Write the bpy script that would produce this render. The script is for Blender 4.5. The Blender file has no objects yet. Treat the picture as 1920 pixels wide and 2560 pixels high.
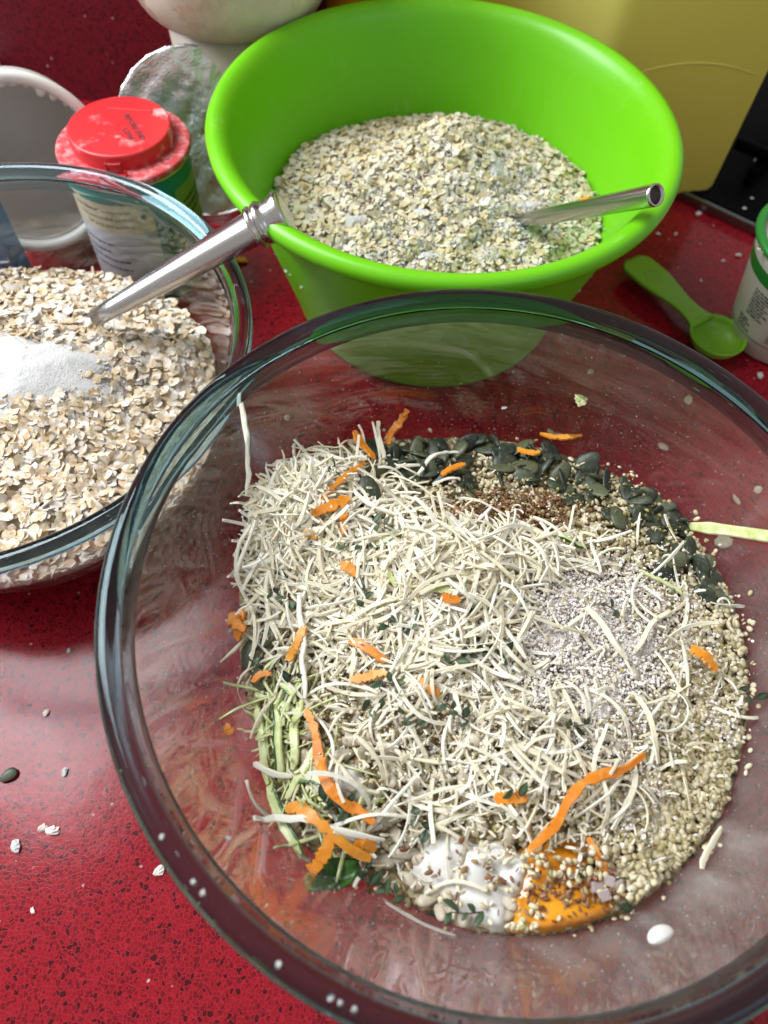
import bpy, math, random
import numpy as np
from mathutils import Vector, Matrix
from mathutils.noise import noise as mnoise
rng = np.random.default_rng(7); random.seed(7)
sc = bpy.context.scene
COL = sc.collection
R = math.radians
# ------------------------------------------------------------------ camera
H = 0.36; FPX = 1790.0; PITCH = R(60.0); ROLL = R(4.2)
cp, sp = math.cos(PITCH), math.sin(PITCH)
fw = np.array([0, cp, -sp]); r0 = np.array([1., 0, 0]); u0 = np.cross(r0, fw)
rt = r0*math.cos(ROLL)+u0*math.sin(ROLL); up = -r0*math.sin(ROLL)+u0*math.cos(ROLL)
CAM = np.array([0, 0, H])
cd = bpy.data.cameras.new('camera'); cam = bpy.data.objects.new('camera', cd); COL.objects.link(cam)
M = Matrix(((rt[0], up[0], -fw[0], 0), (rt[1], up[1], -fw[1], 0), (rt[2], up[2], -fw[2], H), (0, 0, 0, 1)))
cam.matrix_world = M
cd.sensor_fit = 'VERTICAL'; cd.lens = 6.86; cd.sensor_height = 6.86*2560/FPX; cd.sensor_width = 6.86*1920/FPX
cd.clip_start = 0.01; cd.clip_end = 50
cd.dof.use_dof = True; cd.dof.focus_distance = 0.315; cd.dof.aperture_fstop = 2.2
sc.camera = cam
# ------------------------------------------------------------------ light
w = bpy.data.worlds.new('World'); sc.world = w; w.use_nodes = True
bg = w.node_tree.nodes['Background']; bg.inputs[0].default_value = (1.0, 0.955, 0.91, 1); bg.inputs[1].default_value = 0.37
def area(name, loc, target, sx, sy, power, col):
    l = bpy.data.lights.new(name, 'AREA'); l.shape = 'RECTANGLE'; l.size = sx; l.size_y = sy; l.energy = power; l.color = col
    o = bpy.data.objects.new(name, l); COL.objects.link(o); o.location = loc
    d = Vector(target)-Vector(loc); o.rotation_euler = d.to_track_quat('-Z', 'Y').to_euler(); return o
area('window_and_fill_lamp', (-0.78, 0.50, 1.22), (-0.05, 0.2, 0.05), 0.62, 0.62, 15, (0.94, 0.97, 1.0))
area('window_and_fill_lamp', (-1.05, 0.42, 0.78), (-0.02, 0.2, 0.05), 0.60, 0.62, 13, (0.90, 0.96, 1.0))
area('window_and_fill_lamp', (0.85, -0.55, 0.95), (0.05, 0.15, 0.08), 0.6, 0.5, 1.0, (0.50, 0.76, 1.0))  # unseen bluish fill lamp, added for blue glints on the rims
sc.view_settings.view_transform = 'Standard'; sc.view_settings.look = 'None'
sc.view_settings.exposure = 0.31; sc.view_settings.gamma = 1.0
sc.render.engine = 'CYCLES'
cy = sc.cycles; cy.use_denoising = True; cy.max_bounces = 16; cy.transparent_max_bounces = 32
cy.transmission_bounces = 14; cy.caustics_refractive = True; cy.blur_glossy = 0.5; cy.glossy_bounces = 5; cy.diffuse_bounces = 4
try: cy.denoiser = 'OPENIMAGEDENOISE'
except Exception: pass
# ------------------------------------------------------------------ pixel geometry (photo pixels -> points in the place)
def ray(P):
    P = np.atleast_2d(np.array(P, float))
    d = ((P[:, 0]-960)/FPX)[:, None]*rt+(-(P[:, 1]-1280)/FPX)[:, None]*up+fw
    return d/np.linalg.norm(d, axis=1)[:, None]
def un(p, z=0.0):
    d = ray(p); t = (z-H)/d[:, 2]; q = CAM+d*t[:, None]
    return q[0] if np.ndim(p[0]) == 0 else q
def D(*pts):                      # the coordinates I read off a 1659-wide view -> photo pixels
    return [(a*1.15732, b*1.15732) for a, b in pts]
def proj(q):
    q = np.atleast_2d(q)-CAM; X = q@rt; Y = q@up; Z = q@fw
    return np.c_[960+FPX*X/Z, 1280-FPX*Y/Z]
# ------------------------------------------------------------------ materials
class NT:
    def __init__(s, name):
        s.m = bpy.data.materials.new(name); s.m.use_nodes = True; s.t = s.m.node_tree; s.n = s.t.nodes
        s.b = s.n['Principled BSDF']; s.out = s.n['Material Output']
    def add(s, typ, **k):
        nd = s.n.new(typ)
        for a, v in k.items():
            if a.startswith('i_'):
                key = a[2:]; key = int(key) if key.isdigit() else key.replace('_', ' ')
                nd.inputs[key].default_value = v
            else: setattr(nd, a, v)
        return nd
    def ln(s, a, b): s.t.links.new(a, b)
    def coords(s, kind='Object', scale=None):
        tc = s.add('ShaderNodeTexCoord'); return tc.outputs[kind]
    def noise(s, scale, detail=3, rough=0.55, vec=None):
        nd = s.add('ShaderNodeTexNoise'); nd.inputs['Scale'].default_value = scale; nd.inputs['Detail'].default_value = detail
        nd.inputs['Roughness'].default_value = rough
        s.ln(vec if vec is not None else s.coords(), nd.inputs['Vector']); return nd
    def ramp(s, fac, stops, interp='LINEAR'):
        nd = s.add('ShaderNodeValToRGB'); e = nd.color_ramp.elements; nd.color_ramp.interpolation = interp
        while len(e) > 1: e.remove(e[-1])
        e[0].position = stops[0][0]; e[0].color = (*stops[0][1], 1)
        for p, c in stops[1:]:
            x = e.new(p); x.color = (*c, 1)
        s.ln(fac, nd.inputs[0]); return nd.outputs[0]
    def mix(s, fac, a, b, mode='MIX'):
        nd = s.add('ShaderNodeMix', data_type='RGBA', blend_type=mode)
        for v, i in ((fac, 0), (a, 6), (b, 7)):
            if isinstance(v, (int, float)): nd.inputs[i].default_value = v
            elif isinstance(v, tuple): nd.inputs[i].default_value = (*v, 1)
            else: s.ln(v, nd.inputs[i])
        return nd.outputs[2]
    def math(s, op, a, b=None, c=None, clamp=False):
        nd = s.add('ShaderNodeMath', operation=op, use_clamp=clamp)
        for v, i in ((a, 0), (b, 1), (c, 2)):
            if v is None: continue
            if isinstance(v, (int, float)): nd.inputs[i].default_value = v
            else: s.ln(v, nd.inputs[i])
        return nd.outputs[0]
    def rnd(s):                   # 0..1, differs from piece to piece
        a = s.add('ShaderNodeAttribute'); a.attribute_name = 'rnd'; o = s.add('ShaderNodeObjectInfo')
        return s.math('FRACT', s.math('ADD', a.outputs['Fac'], o.outputs['Random']))
    def bump(s, h, strength=0.3, dist=0.001):
        nd = s.add('ShaderNodeBump'); nd.inputs['Strength'].default_value = strength; nd.inputs['Distance'].default_value = dist
        s.ln(h, nd.inputs['Height']); s.ln(nd.outputs[0], s.b.inputs['Normal'])
    def set(s, color=None, rough=None, metal=None, spec=None, sss=None, sss_r=None, trans=None, coat=None):
        b = s.b.inputs
        if color is not None:
            if isinstance(color, tuple): b['Base Color'].default_value = (*color, 1)
            else: s.ln(color, b['Base Color'])
        if rough is not None: b['Roughness'].default_value = rough
        if metal is not None: b['Metallic'].default_value = metal
        if spec is not None: b['Specular IOR Level'].default_value = spec
        if sss is not None:
            b['Subsurface Weight'].default_value = sss; b['Subsurface Radius'].default_value = (1, .8, .6); b['Subsurface Scale'].default_value = sss_r or 0.002
        if trans is not None: b['Transmission Weight'].default_value = trans
        if coat is not None: b['Coat Weight'].default_value = coat
        return s
MATS = {}
def simple(name, color, rough=0.5, **k):
    if name not in MATS: MATS[name] = NT(name).set(color, rough, **k).m
    return MATS[name]
def varied(name, stops, rough=0.55, grain=None, gcol=None, gamt=0.5, gscale=900, bump=0.0, bscale=1500, trl=0, **k):
    s = NT(name); c = s.ramp(s.rnd(), stops)
    if grain:
        n = s.noise(gscale, 3); f = s.ramp(n.outputs[0], [(grain[0], (0, 0, 0)), (grain[1], (gamt,)*3)]); c = s.mix(f, c, gcol)
    s.set(c, rough, **k)
    if bump: s.bump(s.noise(bscale, 3).outputs[0], bump, 0.0004)
    if trl:
        t = s.add('ShaderNodeBsdfTranslucent'); s.ln(c, t.inputs[0]); mx = s.add('ShaderNodeMixShader'); mx.inputs[0].default_value = trl
        s.ln(s.b.outputs[0], mx.inputs[1]); s.ln(t.outputs[0], mx.inputs[2]); s.ln(mx.outputs[0], s.out.inputs[0])
    MATS[name] = s.m; return s.m
def stone(name, base, dark, mid, rough):
    s = NT(name); co = s.coords()
    nz = s.noise(260, 2, vec=co); mp = s.add('ShaderNodeVectorMath', operation='MULTIPLY_ADD')
    s.ln(nz.outputs['Color'], mp.inputs[0]); mp.inputs[1].default_value = (.0013,)*3; s.ln(co, mp.inputs[2]); co2 = mp.outputs[0]
    def vor(scale, feat='F1'):
        v = s.add('ShaderNodeTexVoronoi', feature=feat); v.inputs['Scale'].default_value = scale; v.inputs['Randomness'].default_value = 1
        s.ln(co2, v.inputs['Vector']); return v
    def chan(v):
        sx = s.add('ShaderNodeSeparateColor'); s.ln(v.outputs['Color'], sx.inputs[0]); return sx.outputs
    a = vor(520); ca = chan(a); e = vor(520, 'DISTANCE_TO_EDGE')
    chips = s.ramp(ca[0], [(0, dark), (.10, mid), (.36, tuple(.62*x+.38*y for x, y in zip(base, mid))), (.60, base)], 'CONSTANT')
    edge = s.ramp(e.outputs['Distance'], [(.03, (0, 0, 0)), (.10, (1, 1, 1))])
    col = s.mix(edge, tuple(min(1, x*1.25+.006) for x in base), chips)
    b = vor(880); cb = chan(b); eb = vor(880, 'DISTANCE_TO_EDGE')
    fine = s.math('MULTIPLY', s.ramp(cb[1], [(0, (1, 1, 1)), (.11, (0, 0, 0))], 'CONSTANT'), s.ramp(eb.outputs['Distance'], [(.08, (0, 0, 0)), (.16, (.8,)*3)]))
    col = s.mix(fine, col, dark)
    wv = vor(150); cw = chan(wv)
    wf = s.math('MULTIPLY', s.ramp(cw[2], [(0, (0, 0, 0)), (.952, (1, 1, 1))], 'CONSTANT'), s.ramp(wv.outputs['Distance'], [(.10, (1, 1, 1)), (.17, (0, 0, 0))]))
    col = s.mix(s.math('MULTIPLY', wf, .8), col, (.62, .50, .48))
    big = s.noise(9, 3, vec=co); col = s.mix(s.ramp(big.outputs[0], [(.35, (0, 0, 0)), (.7, (.22,)*3)]), col, tuple(x*.72 for x in base))
    s.set(col, rough, spec=.32)
    sm = s.noise(30, 4, vec=co); rr = s.add('ShaderNodeMapRange'); rr.inputs[3].default_value = max(.05, rough-.06); rr.inputs[4].default_value = rough+.10
    s.ln(sm.outputs[0], rr.inputs[0]); s.ln(rr.outputs[0], s.b.inputs['Roughness'])
    s.bump(s.math('ADD', s.noise(120, 3, vec=co).outputs[0], s.math('MULTIPLY', edge, .12)), .06, .0012)
    MATS[name] = s.m; return s.m
STONE = stone('red_quartz', (.25, .005, .0135), (.045, .0025, .005), (.15, .004, .010), .15)
STONEW = stone('red_quartz_wall', (.17, .008, .018), (.03, .004, .008), (.08, .006, .012), .45)
def glass_wall(name, tint, smear_haze):
    s = NT(name); s.n.remove(s.b)
    g = s.add('ShaderNodeBsdfGlass'); g.inputs['Color'].default_value = (*tint, 1); g.inputs['IOR'].default_value = 1.48; g.inputs['Roughness'].default_value = 0
    # dried smears run down the wall; thicker near-right film paints in a reflected haze
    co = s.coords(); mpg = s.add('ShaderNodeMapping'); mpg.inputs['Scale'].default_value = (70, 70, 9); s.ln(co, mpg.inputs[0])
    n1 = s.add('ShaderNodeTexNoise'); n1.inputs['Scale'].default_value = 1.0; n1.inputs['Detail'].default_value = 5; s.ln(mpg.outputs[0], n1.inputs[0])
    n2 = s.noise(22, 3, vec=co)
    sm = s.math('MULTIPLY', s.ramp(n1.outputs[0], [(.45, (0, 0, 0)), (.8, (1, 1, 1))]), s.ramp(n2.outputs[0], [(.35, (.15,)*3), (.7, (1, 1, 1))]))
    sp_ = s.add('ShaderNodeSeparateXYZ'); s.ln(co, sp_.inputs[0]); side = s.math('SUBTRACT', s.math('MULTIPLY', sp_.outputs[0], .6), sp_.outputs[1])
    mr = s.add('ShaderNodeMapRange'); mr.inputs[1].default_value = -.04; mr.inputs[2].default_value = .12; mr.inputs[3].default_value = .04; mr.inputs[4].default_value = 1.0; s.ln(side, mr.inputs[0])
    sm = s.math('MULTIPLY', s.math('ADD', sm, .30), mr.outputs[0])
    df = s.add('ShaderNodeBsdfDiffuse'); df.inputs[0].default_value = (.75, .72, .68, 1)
    m2 = s.add('ShaderNodeMixShader'); s.ln(s.math('MULTIPLY', sm, smear_haze), m2.inputs[0]); s.ln(g.outputs[0], m2.inputs[1]); s.ln(df.outputs[0], m2.inputs[2])
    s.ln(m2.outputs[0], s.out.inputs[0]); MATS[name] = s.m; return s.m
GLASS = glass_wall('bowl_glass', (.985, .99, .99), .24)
GLASS2 = glass_wall('bowl_glass_small', (.975, .98, .98), .05)
def rim_glass(nm, col):
    s = NT(nm); s.n.remove(s.b); g = s.add('ShaderNodeBsdfGlass'); g.inputs['Color'].default_value = (*col, 1); g.inputs['IOR'].default_value = 1.5; g.inputs['Roughness'].default_value = 0
    s.ln(g.outputs[0], s.out.inputs[0]); return s.m
RIMG = rim_glass('rim_glass', (.50, .66, .69)); RIMB = rim_glass('rim_glass_sky_tint', (.80, .95, 1.0))  # tints paint in refraction: dark in the front rim, sky blue in the left
def plastic(name, col, rough, trl=.0, sp=.5, b=0.05):
    s = NT(name); s.set(col, rough, spec=sp)
    n = s.noise(60, 4); rr = s.add('ShaderNodeMapRange'); rr.inputs[3].default_value = max(0, rough-.08); rr.inputs[4].default_value = rough+.12
    s.ln(n.outputs[0], rr.inputs[0]); s.ln(rr.outputs[0], s.b.inputs['Roughness'])
    s.bump(s.noise(35, 3).outputs[0], b, .002)
    if trl:
        t = s.add('ShaderNodeBsdfTranslucent'); t.inputs[0].default_value = (*col, 1); mx = s.add('ShaderNodeMixShader'); mx.inputs[0].default_value = trl
        s.ln(s.b.outputs[0], mx.inputs[1]); s.ln(t.outputs[0], mx.inputs[2]); s.ln(mx.outputs[0], s.out.inputs[0])
    MATS[name] = s.m; return s.m
GREENP = plastic('lime_plastic', (.165, .58, .006), .34, .12)
def wear(m):
    s = NT.__new__(NT); s.m = m; s.t = m.node_tree; s.n = s.t.nodes; s.b = s.n['Principled BSDF']; co = s.coords(); mp = s.add('ShaderNodeMapping'); mp.inputs['Scale'].default_value = (160, 160, 30); mp.inputs['Rotation'].default_value = (.5, .3, 0); s.ln(co, mp.inputs[0])
    n = s.add('ShaderNodeTexNoise'); n.inputs['Scale'].default_value = 1; n.inputs['Detail'].default_value = 5; n.inputs['Roughness'].default_value = .7; s.ln(mp.outputs[0], n.inputs[0]); m2 = s.noise(16, 3, vec=co)
    f = s.math('MULTIPLY', s.ramp(n.outputs[0], [(.56, (0, 0, 0)), (.74, (.45,)*3)]), s.ramp(m2.outputs[0], [(.45, (0, 0, 0)), (.7, (1, 1, 1))]))
    s.ln(s.mix(f, (.165, .58, .006), (.42, .66, .22)), s.b.inputs['Base Color'])
wear(GREENP)
SPOONP = plastic('lime_spoon_plastic', (.22, .48, .03), .35, .12)
YELP = plastic('yellow_plastic', (.82, .76, .22), .36, .5)
REDP = None
def steel():
    s = NT('brushed_steel'); s.set((.56, .55, .54), .22, metal=1)
    co = s.coords(); mp = s.add('ShaderNodeMapping'); mp.inputs['Scale'].default_value = (900, 900, 25); s.ln(co, mp.inputs[0])
    n = s.add('ShaderNodeTexNoise'); n.inputs['Detail'].default_value = 3; n.inputs['Scale'].default_value = 1; s.ln(mp.outputs[0], n.inputs[0])
    rr = s.add('ShaderNodeMapRange'); rr.inputs[3].default_value = .12; rr.inputs[4].default_value = .36; s.ln(n.outputs[0], rr.inputs[0]); s.ln(rr.outputs[0], s.b.inputs['Roughness'])
    s.bump(n.outputs[0], .05, .0003); MATS['steel'] = s.m; return s.m
STEEL = steel()
OAT = varied('rolled_oat', [(0, (.56, .38, .20)), (.35, (.68, .51, .31)), (.7, (.76, .61, .41)), (1, (.62, .46, .27))], .75, (.42, .60), (.86, .82, .77), .85, 150, bump=.35, bscale=1400, trl=.1)
OATG = varied('rolled_oat_floury', [(0, (.62, .48, .25)), (.4, (.72, .62, .37)), (.75, (.80, .71, .48)), (.9, (.62, .60, .32)), (1, (.70, .55, .33))], .75, (.42, .60), (.84, .81, .76), .65, 120, bump=.35, bscale=1400, trl=.1)
CHEESE = varied('grated_cheese', [(0, (.90, .81, .57)), (.5, (.94, .88, .71)), (1, (.95, .92, .82))], .5, (.5, .7), (.88, .86, .80), .6, 500, bump=.2, bscale=2200, trl=.18)
PUMP = varied('pumpkin_seed', [(0, (.014, .019, .012)), (.45, (.030, .040, .024)), (.8, (.055, .066, .034)), (1, (.10, .105, .048))], .46, (.52, .75), (.16, .17, .13), .5, 700, bump=.3, bscale=900)
HEMP = varied('hemp_heart', [(0, (.46, .38, .20)), (.3, (.60, .52, .33)), (.7, (.70, .63, .46)), (.88, (.64, .56, .36)), (.94, (.30, .27, .10)), (1, (.40, .30, .14))], .45, sss=.1, sss_r=.001)
SUNF = varied('sunflower_kernel', [(0, (.36, .30, .20)), (1, (.56, .50, .38))], .5, (.4, .7), (.66, .58, .50), .5, 500, bump=.3, bscale=900)
FLAX = varied('flax', [(0, (.13, .045, .018)), (.6, (.24, .10, .045)), (1, (.36, .22, .09))], .4)
CARR = varied('carrot', [(0, (.66, .19, .008)), (.5, (.75, .25, .012)), (1, (.72, .30, .03))], .42, (.5, .75), (.85, .45, .12), .5, 350, bump=.25, bscale=1300, sss=.15, sss_r=.002)
THYM = varied('thyme_leaf', [(0, (.014, .035, .014)), (.6, (.035, .072, .028)), (1, (.075, .12, .055))], .5, (.5, .8), (.12, .17, .09), .4, 600)
STEM = simple('thyme_stem', (.10, .05, .03), .6)
def zuc():
    s = NT('courgette_flesh'); n = s.noise(220, 4); c = s.ramp(n.outputs[0], [(.3, (.40, .50, .14)), (.5, (.60, .65, .30)), (.72, (.76, .77, .52))]); s.set(c, .3, sss=.15, sss_r=.003)
    s.bump(s.noise(700, 3).outputs[0], .35, .0006); MATS['zf'] = s.m
    s = NT('courgette_skin'); n = s.noise(500, 3); s.set(s.ramp(n.outputs[0], [(.35, (.012, .055, .006)), (.7, (.06, .17, .02))]), .35); s.bump(n.outputs[0], .4, .0006); MATS['zs'] = s.m
zuc()
_p = NT('flour').set((.62, .61, .595), .9); _p.bump(_p.noise(900, 5, .7).outputs[0], .8, .0012); POWD = _p.m
POWP = varied('salt_powder', [(0, (.74, .66, .61)), (.4, (.84, .78, .74)), (1, (.90, .87, .84))], .9)
YOG = NT('yogurt').set((.70, .685, .65), .25, sss=.2, sss_r=.002).m
def mixbase():
    s = NT('seed_mix'); v = s.add('ShaderNodeTexVoronoi'); v.inputs['Scale'].default_value = 420; s.ln(s.coords(), v.inputs[0])
    sx = s.add('ShaderNodeSeparateColor'); s.ln(v.outputs['Color'], sx.inputs[0])
    c = s.ramp(sx.outputs[0], [(0, (.30, .22, .11)), (.3, (.45, .36, .19)), (.6, (.50, .43, .27)), (.82, (.20, .12, .06)), (.93, (.06, .07, .04))], 'CONSTANT')
    s.set(c, .7); s.bump(s.math('SUBTRACT', 1.0, v.outputs['Distance']), .8, .002); return s.m
MIXB = mixbase()
def oatbase():
    s = NT('oat_bed'); n = s.noise(220, 4); s.set(s.ramp(n.outputs[0], [(.3, (.48, .35, .20)), (.7, (.74, .62, .46))]), .8); s.bump(n.outputs[0], .8, .003); return s.m
OATB = oatbase()
# ------------------------------------------------------------------ object helpers
def tag(o, label=None, cat=None, group=None, kind=None):
    if label: o['label'] = label
    if cat: o['category'] = cat
    if group: o['group'] = group
    if kind: o['kind'] = kind
    return o
def link(name, me, parent=None, mat=None):
    o = bpy.data.objects.new(name, me); COL.objects.link(o)
    if parent: o.parent = parent
    if mat is not None and me is not None and not me.materials: me.materials.append(mat)
    return o
def root(name, loc=(0, 0, 0), **k):
    o = bpy.data.objects.new(name, None); o.empty_display_size = .01; COL.objects.link(o); o.location = loc; tag(o, **k); return o
def mesh(name, V, F, smooth=True, rnd=None, mat=None):
    V = np.asarray(V, np.float32); me = bpy.data.meshes.new(name)
    if isinstance(F, np.ndarray):
        k = F.shape[1]; n = len(F); me.vertices.add(len(V)); me.vertices.foreach_set('co', V.ravel())
        me.loops.add(n*k); me.loops.foreach_set('vertex_index', F.astype(np.int32).ravel())
        me.polygons.add(n); me.polygons.foreach_set('loop_start', np.arange(0, n*k, k, dtype=np.int32))
        me.update(calc_edges=True); me.validate()
    else: me.from_pydata(V.tolist(), [], F)
    me.polygons.foreach_set('use_smooth', [smooth]*len(me.polygons))
    if rnd is not None:
        a = me.attributes.new('rnd', 'FLOAT', 'POINT'); a.data.foreach_set('value', np.asarray(rnd, np.float32))
    if mat: me.materials.append(mat)
    me.update(); return me
def lathe(profile, seg=96, cap=False, close=False, rx=1.0, wob=0.0):
    P = np.array(profile, float); n = len(P); a = np.linspace(0, 2*np.pi, seg, endpoint=False)
    V = np.empty((n, seg, 3)); w_ = 1+wob*np.sin(3*a+1)
    V[:, :, 0] = P[:, :1]*np.cos(a)*w_; V[:, :, 1] = P[:, :1]*np.sin(a)*w_; V[:, :, 2] = P[:, 1:]
    V = V.reshape(-1, 3); F = []
    for i in range(n if close else n-1):
        j = (i+1) % n
        for k in range(seg):
            l = (k+1) % seg; F.append((i*seg+k, i*seg+l, j*seg+l, j*seg+k))
    if cap: F.append(tuple(range((n-1)*seg, n*seg))); F.append(tuple(reversed(range(seg))))
    return V, F
def lathe_obj(name, profile, mat, parent=None, loc=(0, 0, 0), **k):
    V, F = lathe(profile, **k); o = link(name, mesh(name, V, F, True), parent, mat); o.location = loc; return o
def torus_prof(Rc, z, r, n=20, sq=1.0):
    a = np.linspace(0, 2*np.pi, n, endpoint=False); return [(Rc+r*math.cos(t), z+r*sq*math.sin(t)) for t in a]
def box(name, lo, hi, mat, parent=None, bev=0.0, seg=2):
    import bmesh
    bm = bmesh.new(); bmesh.ops.create_cube(bm, size=1)
    lo, hi = np.array(lo), np.array(hi)
    for v in bm.verts: v.co = Vector(lo+(np.array(v.co)+.5)*(hi-lo))
    if bev: bmesh.ops.bevel(bm, geom=bm.edges[:], offset=bev, segments=seg, affect='EDGES', profile=.5)
    me = bpy.data.meshes.new(name); bm.to_mesh(me); bm.free()
    return link(name, me, parent, mat)
def prism(name, poly, z0, z1, mat, parent=None, bev=0.0):
    import bmesh
    bm = bmesh.new(); vs = [bm.verts.new((x, y, z0)) for x, y in poly]; f = bm.faces.new(vs); f.normal_update()
    if f.normal.z > 0: f.normal_flip()
    e = bmesh.ops.extrude_face_region(bm, geom=[f]); bmesh.ops.translate(bm, vec=(0, 0, z1-z0), verts=[g for g in e['geom'] if isinstance(g, bmesh.types.BMVert)])
    bmesh.ops.recalc_face_normals(bm, faces=bm.faces)
    if bev: bmesh.ops.bevel(bm, geom=bm.edges[:], offset=bev, segments=3, affect='EDGES', profile=.5)
    me = bpy.data.meshes.new(name); bm.to_mesh(me); bm.free(); me.polygons.foreach_set('use_smooth', [bool(bev)]*len(me.polygons))
    return link(name, me, parent, mat)
def sweep(path, rad, nseg=10, flat=1.0, upv=(0, 0, 1), cap=True):
    """tube along path (n,3) with radii (n,) ; flat squashes it along the local up"""
    P = np.array(path, float); n = len(P); T = np.gradient(P, axis=0); T /= np.linalg.norm(T, axis=1)[:, None]
    S = np.cross(T, np.array(upv, float)); S /= np.linalg.norm(S, axis=1)[:, None]; U = np.cross(S, T)
    a = np.linspace(0, 2*np.pi, nseg, endpoint=False); rad = np.array(rad, float)
    V = P[:, None, :]+rad[:, None, None]*(np.cos(a)[None, :, None]*S[:, None, :]+flat*np.sin(a)[None, :, None]*U[:, None, :])
    F = []
    for i in range(n-1):
        for k in range(nseg):
            l = (k+1) % nseg; F.append((i*nseg+k, i*nseg+l, (i+1)*nseg+l, (i+1)*nseg+k))
    if cap: F.append(tuple(reversed(range(nseg)))); F.append(tuple(range((n-1)*nseg, n*nseg)))
    return V.reshape(-1, 3), F
def text_mesh(body, size, mat, name='lettering', extr=0.0):
    c = bpy.data.curves.new(name, 'FONT'); c.body = body; c.size = size; c.extrude = extr; c.resolution_u = 2; c.align_x = 'LEFT'
    o = bpy.data.objects.new(name, c); COL.objects.link(o); dg = bpy.context.evaluated_depsgraph_get(); dg.update()
    me = bpy.data.meshes.new_from_object(o.evaluated_get(dg)); bpy.data.objects.remove(o); me.materials.clear(); me.materials.append(mat); me.name = name; return me
# ------------------------------------------------------------------ frames / scattering
def frames(N, ang, tilt=0.35):
    n = len(N); N = N+tilt*rng.normal(size=(n, 3)); N /= np.linalg.norm(N, axis=1)[:, None]
    ref = np.where(np.abs(N[:, 2:3]) < .95, np.array([[0, 0, 1.]]), np.array([[1., 0, 0]]))
    X = np.cross(ref, N); X /= np.linalg.norm(X, axis=1)[:, None]; Y = np.cross(N, X)
    c, s = np.cos(ang)[:, None], np.sin(ang)[:, None]
    return np.stack([X*c+Y*s, -X*s+Y*c, N], axis=2)      # columns
def joined(name, bases, pos, rot, scale, mat, smooth=True, parent=None):
    Vs, Fs, Rs = [], [], []; off = 0
    pick = rng.integers(0, len(bases), len(pos)); sc3 = np.broadcast_to(np.atleast_2d(scale.T).T, (len(pos), 3)) if np.ndim(scale) > 0 else np.full((len(pos), 3), scale)
    for b, (V, F) in enumerate(bases):
        idx = np.where(pick == b)[0]
        if not len(idx): continue
        W = np.einsum('nij,nvj->nvi', rot[idx], V[None]*sc3[idx][:, None, :])+pos[idx][:, None, :]
        Vs.append(W.reshape(-1, 3)); nv = len(V); k = len(idx)
        Fs.append((F[None]+(np.arange(k)*nv)[:, None, None]+off).reshape(-1, 3)); off += nv*k
        Rs.append(np.repeat(rng.random(k), nv))
    me = mesh(name, np.concatenate(Vs), np.concatenate(Fs), smooth, np.concatenate(Rs), mat)
    o = link(name, me, parent); return o
LM = [(868, 950, 'the amber standing carrot'), (735, 1060, 'the long thin carrot strip'), (715, 1106, 'the wide flat carrot'), (768, 1232, 'the bright central carrot chip'), (522, 1345, 'the carrot on the left glass'), (800, 1412, 'the half hidden carrot'), (810, 1474, 'the level carrot strip'), (1238, 1722, 'the longest carrot strip'), (1095, 1720, 'the short broad carrot chip'), (728, 1702, 'the long curved carrot'), (700, 1800, 'the crossed carrots'), (1280, 1850, 'the thin carrot sliver'), (1492, 1434, 'the right hand carrot chip'), (1135, 1003, 'the bent far carrot'), (1205, 962, 'the far top carrot strip'), (970, 1285, 'the peak courgette piece'), (1220, 1186, 'the green tipped sliver'), (1415, 1268, 'the thin pale courgette'), (840, 1180, 'the stubby courgette'), (600, 1600, 'the courgette heap'), (1020, 1900, 'the yogurt dollop'), (1200, 1960, 'the egg yolk'), (1290, 1920, 'the salt crystals'), (1240, 1090, 'the brown flax patch'), (1300, 1390, 'the white powder'), (715, 1900, 'the dark green leaf'), (795, 1075, 'the big lone seed'), (1480, 1140, 'the right glass courgette')]
USED = {}
def place_label(base, p):
    q = proj(p)[0]/1.15732; k = min(LM, key=lambda l: math.hypot(q[0]-l[0], q[1]-l[1])); dx, dy = q[0]-k[0], q[1]-k[1]; d = math.hypot(dx, dy)
    far = 'touching' if d < 14 else 'close' if d < 38 else 'a little' if d < 75 else 'well' if d < 130 else 'far'
    a = ('right of', 'below and right of', 'below', 'below and left of', 'left of', 'above and left of', 'above', 'above and right of')[int(((math.degrees(math.atan2(dy, dx))+382.5) % 360)//45)]
    return f"{base} touching {k[2]}" if far == 'touching' else f"{base} {far} {a} {k[2]}"
def singles(name, meshes, pos, rot, scale, label, cat, group):
    out = []
    for i in range(len(pos)):
        o = bpy.data.objects.new(name, meshes[i % len(meshes)]); COL.objects.link(o)
        m3 = Matrix([list(r) for r in rot[i]]); s = scale[i] if np.ndim(scale) else scale
        o.matrix_world = Matrix.Translation(Vector(pos[i])) @ m3.to_4x4() @ Matrix.Diagonal((s, s, s, 1))
        tag(o, place_label(label[1:], pos[i]) if label[0] == '@' else label, cat, group); out.append(o)
    return out
def tri(F):
    out = []
    for f in F:
        for i in range(1, len(f)-1): out.append((f[0], f[i], f[i+1]))
    return np.array(out)
def base_meshes(name, bases, mat, smooth=True): return [mesh(name, V, F, smooth, np.zeros(len(V)), mat) for V, F in bases]
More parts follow.
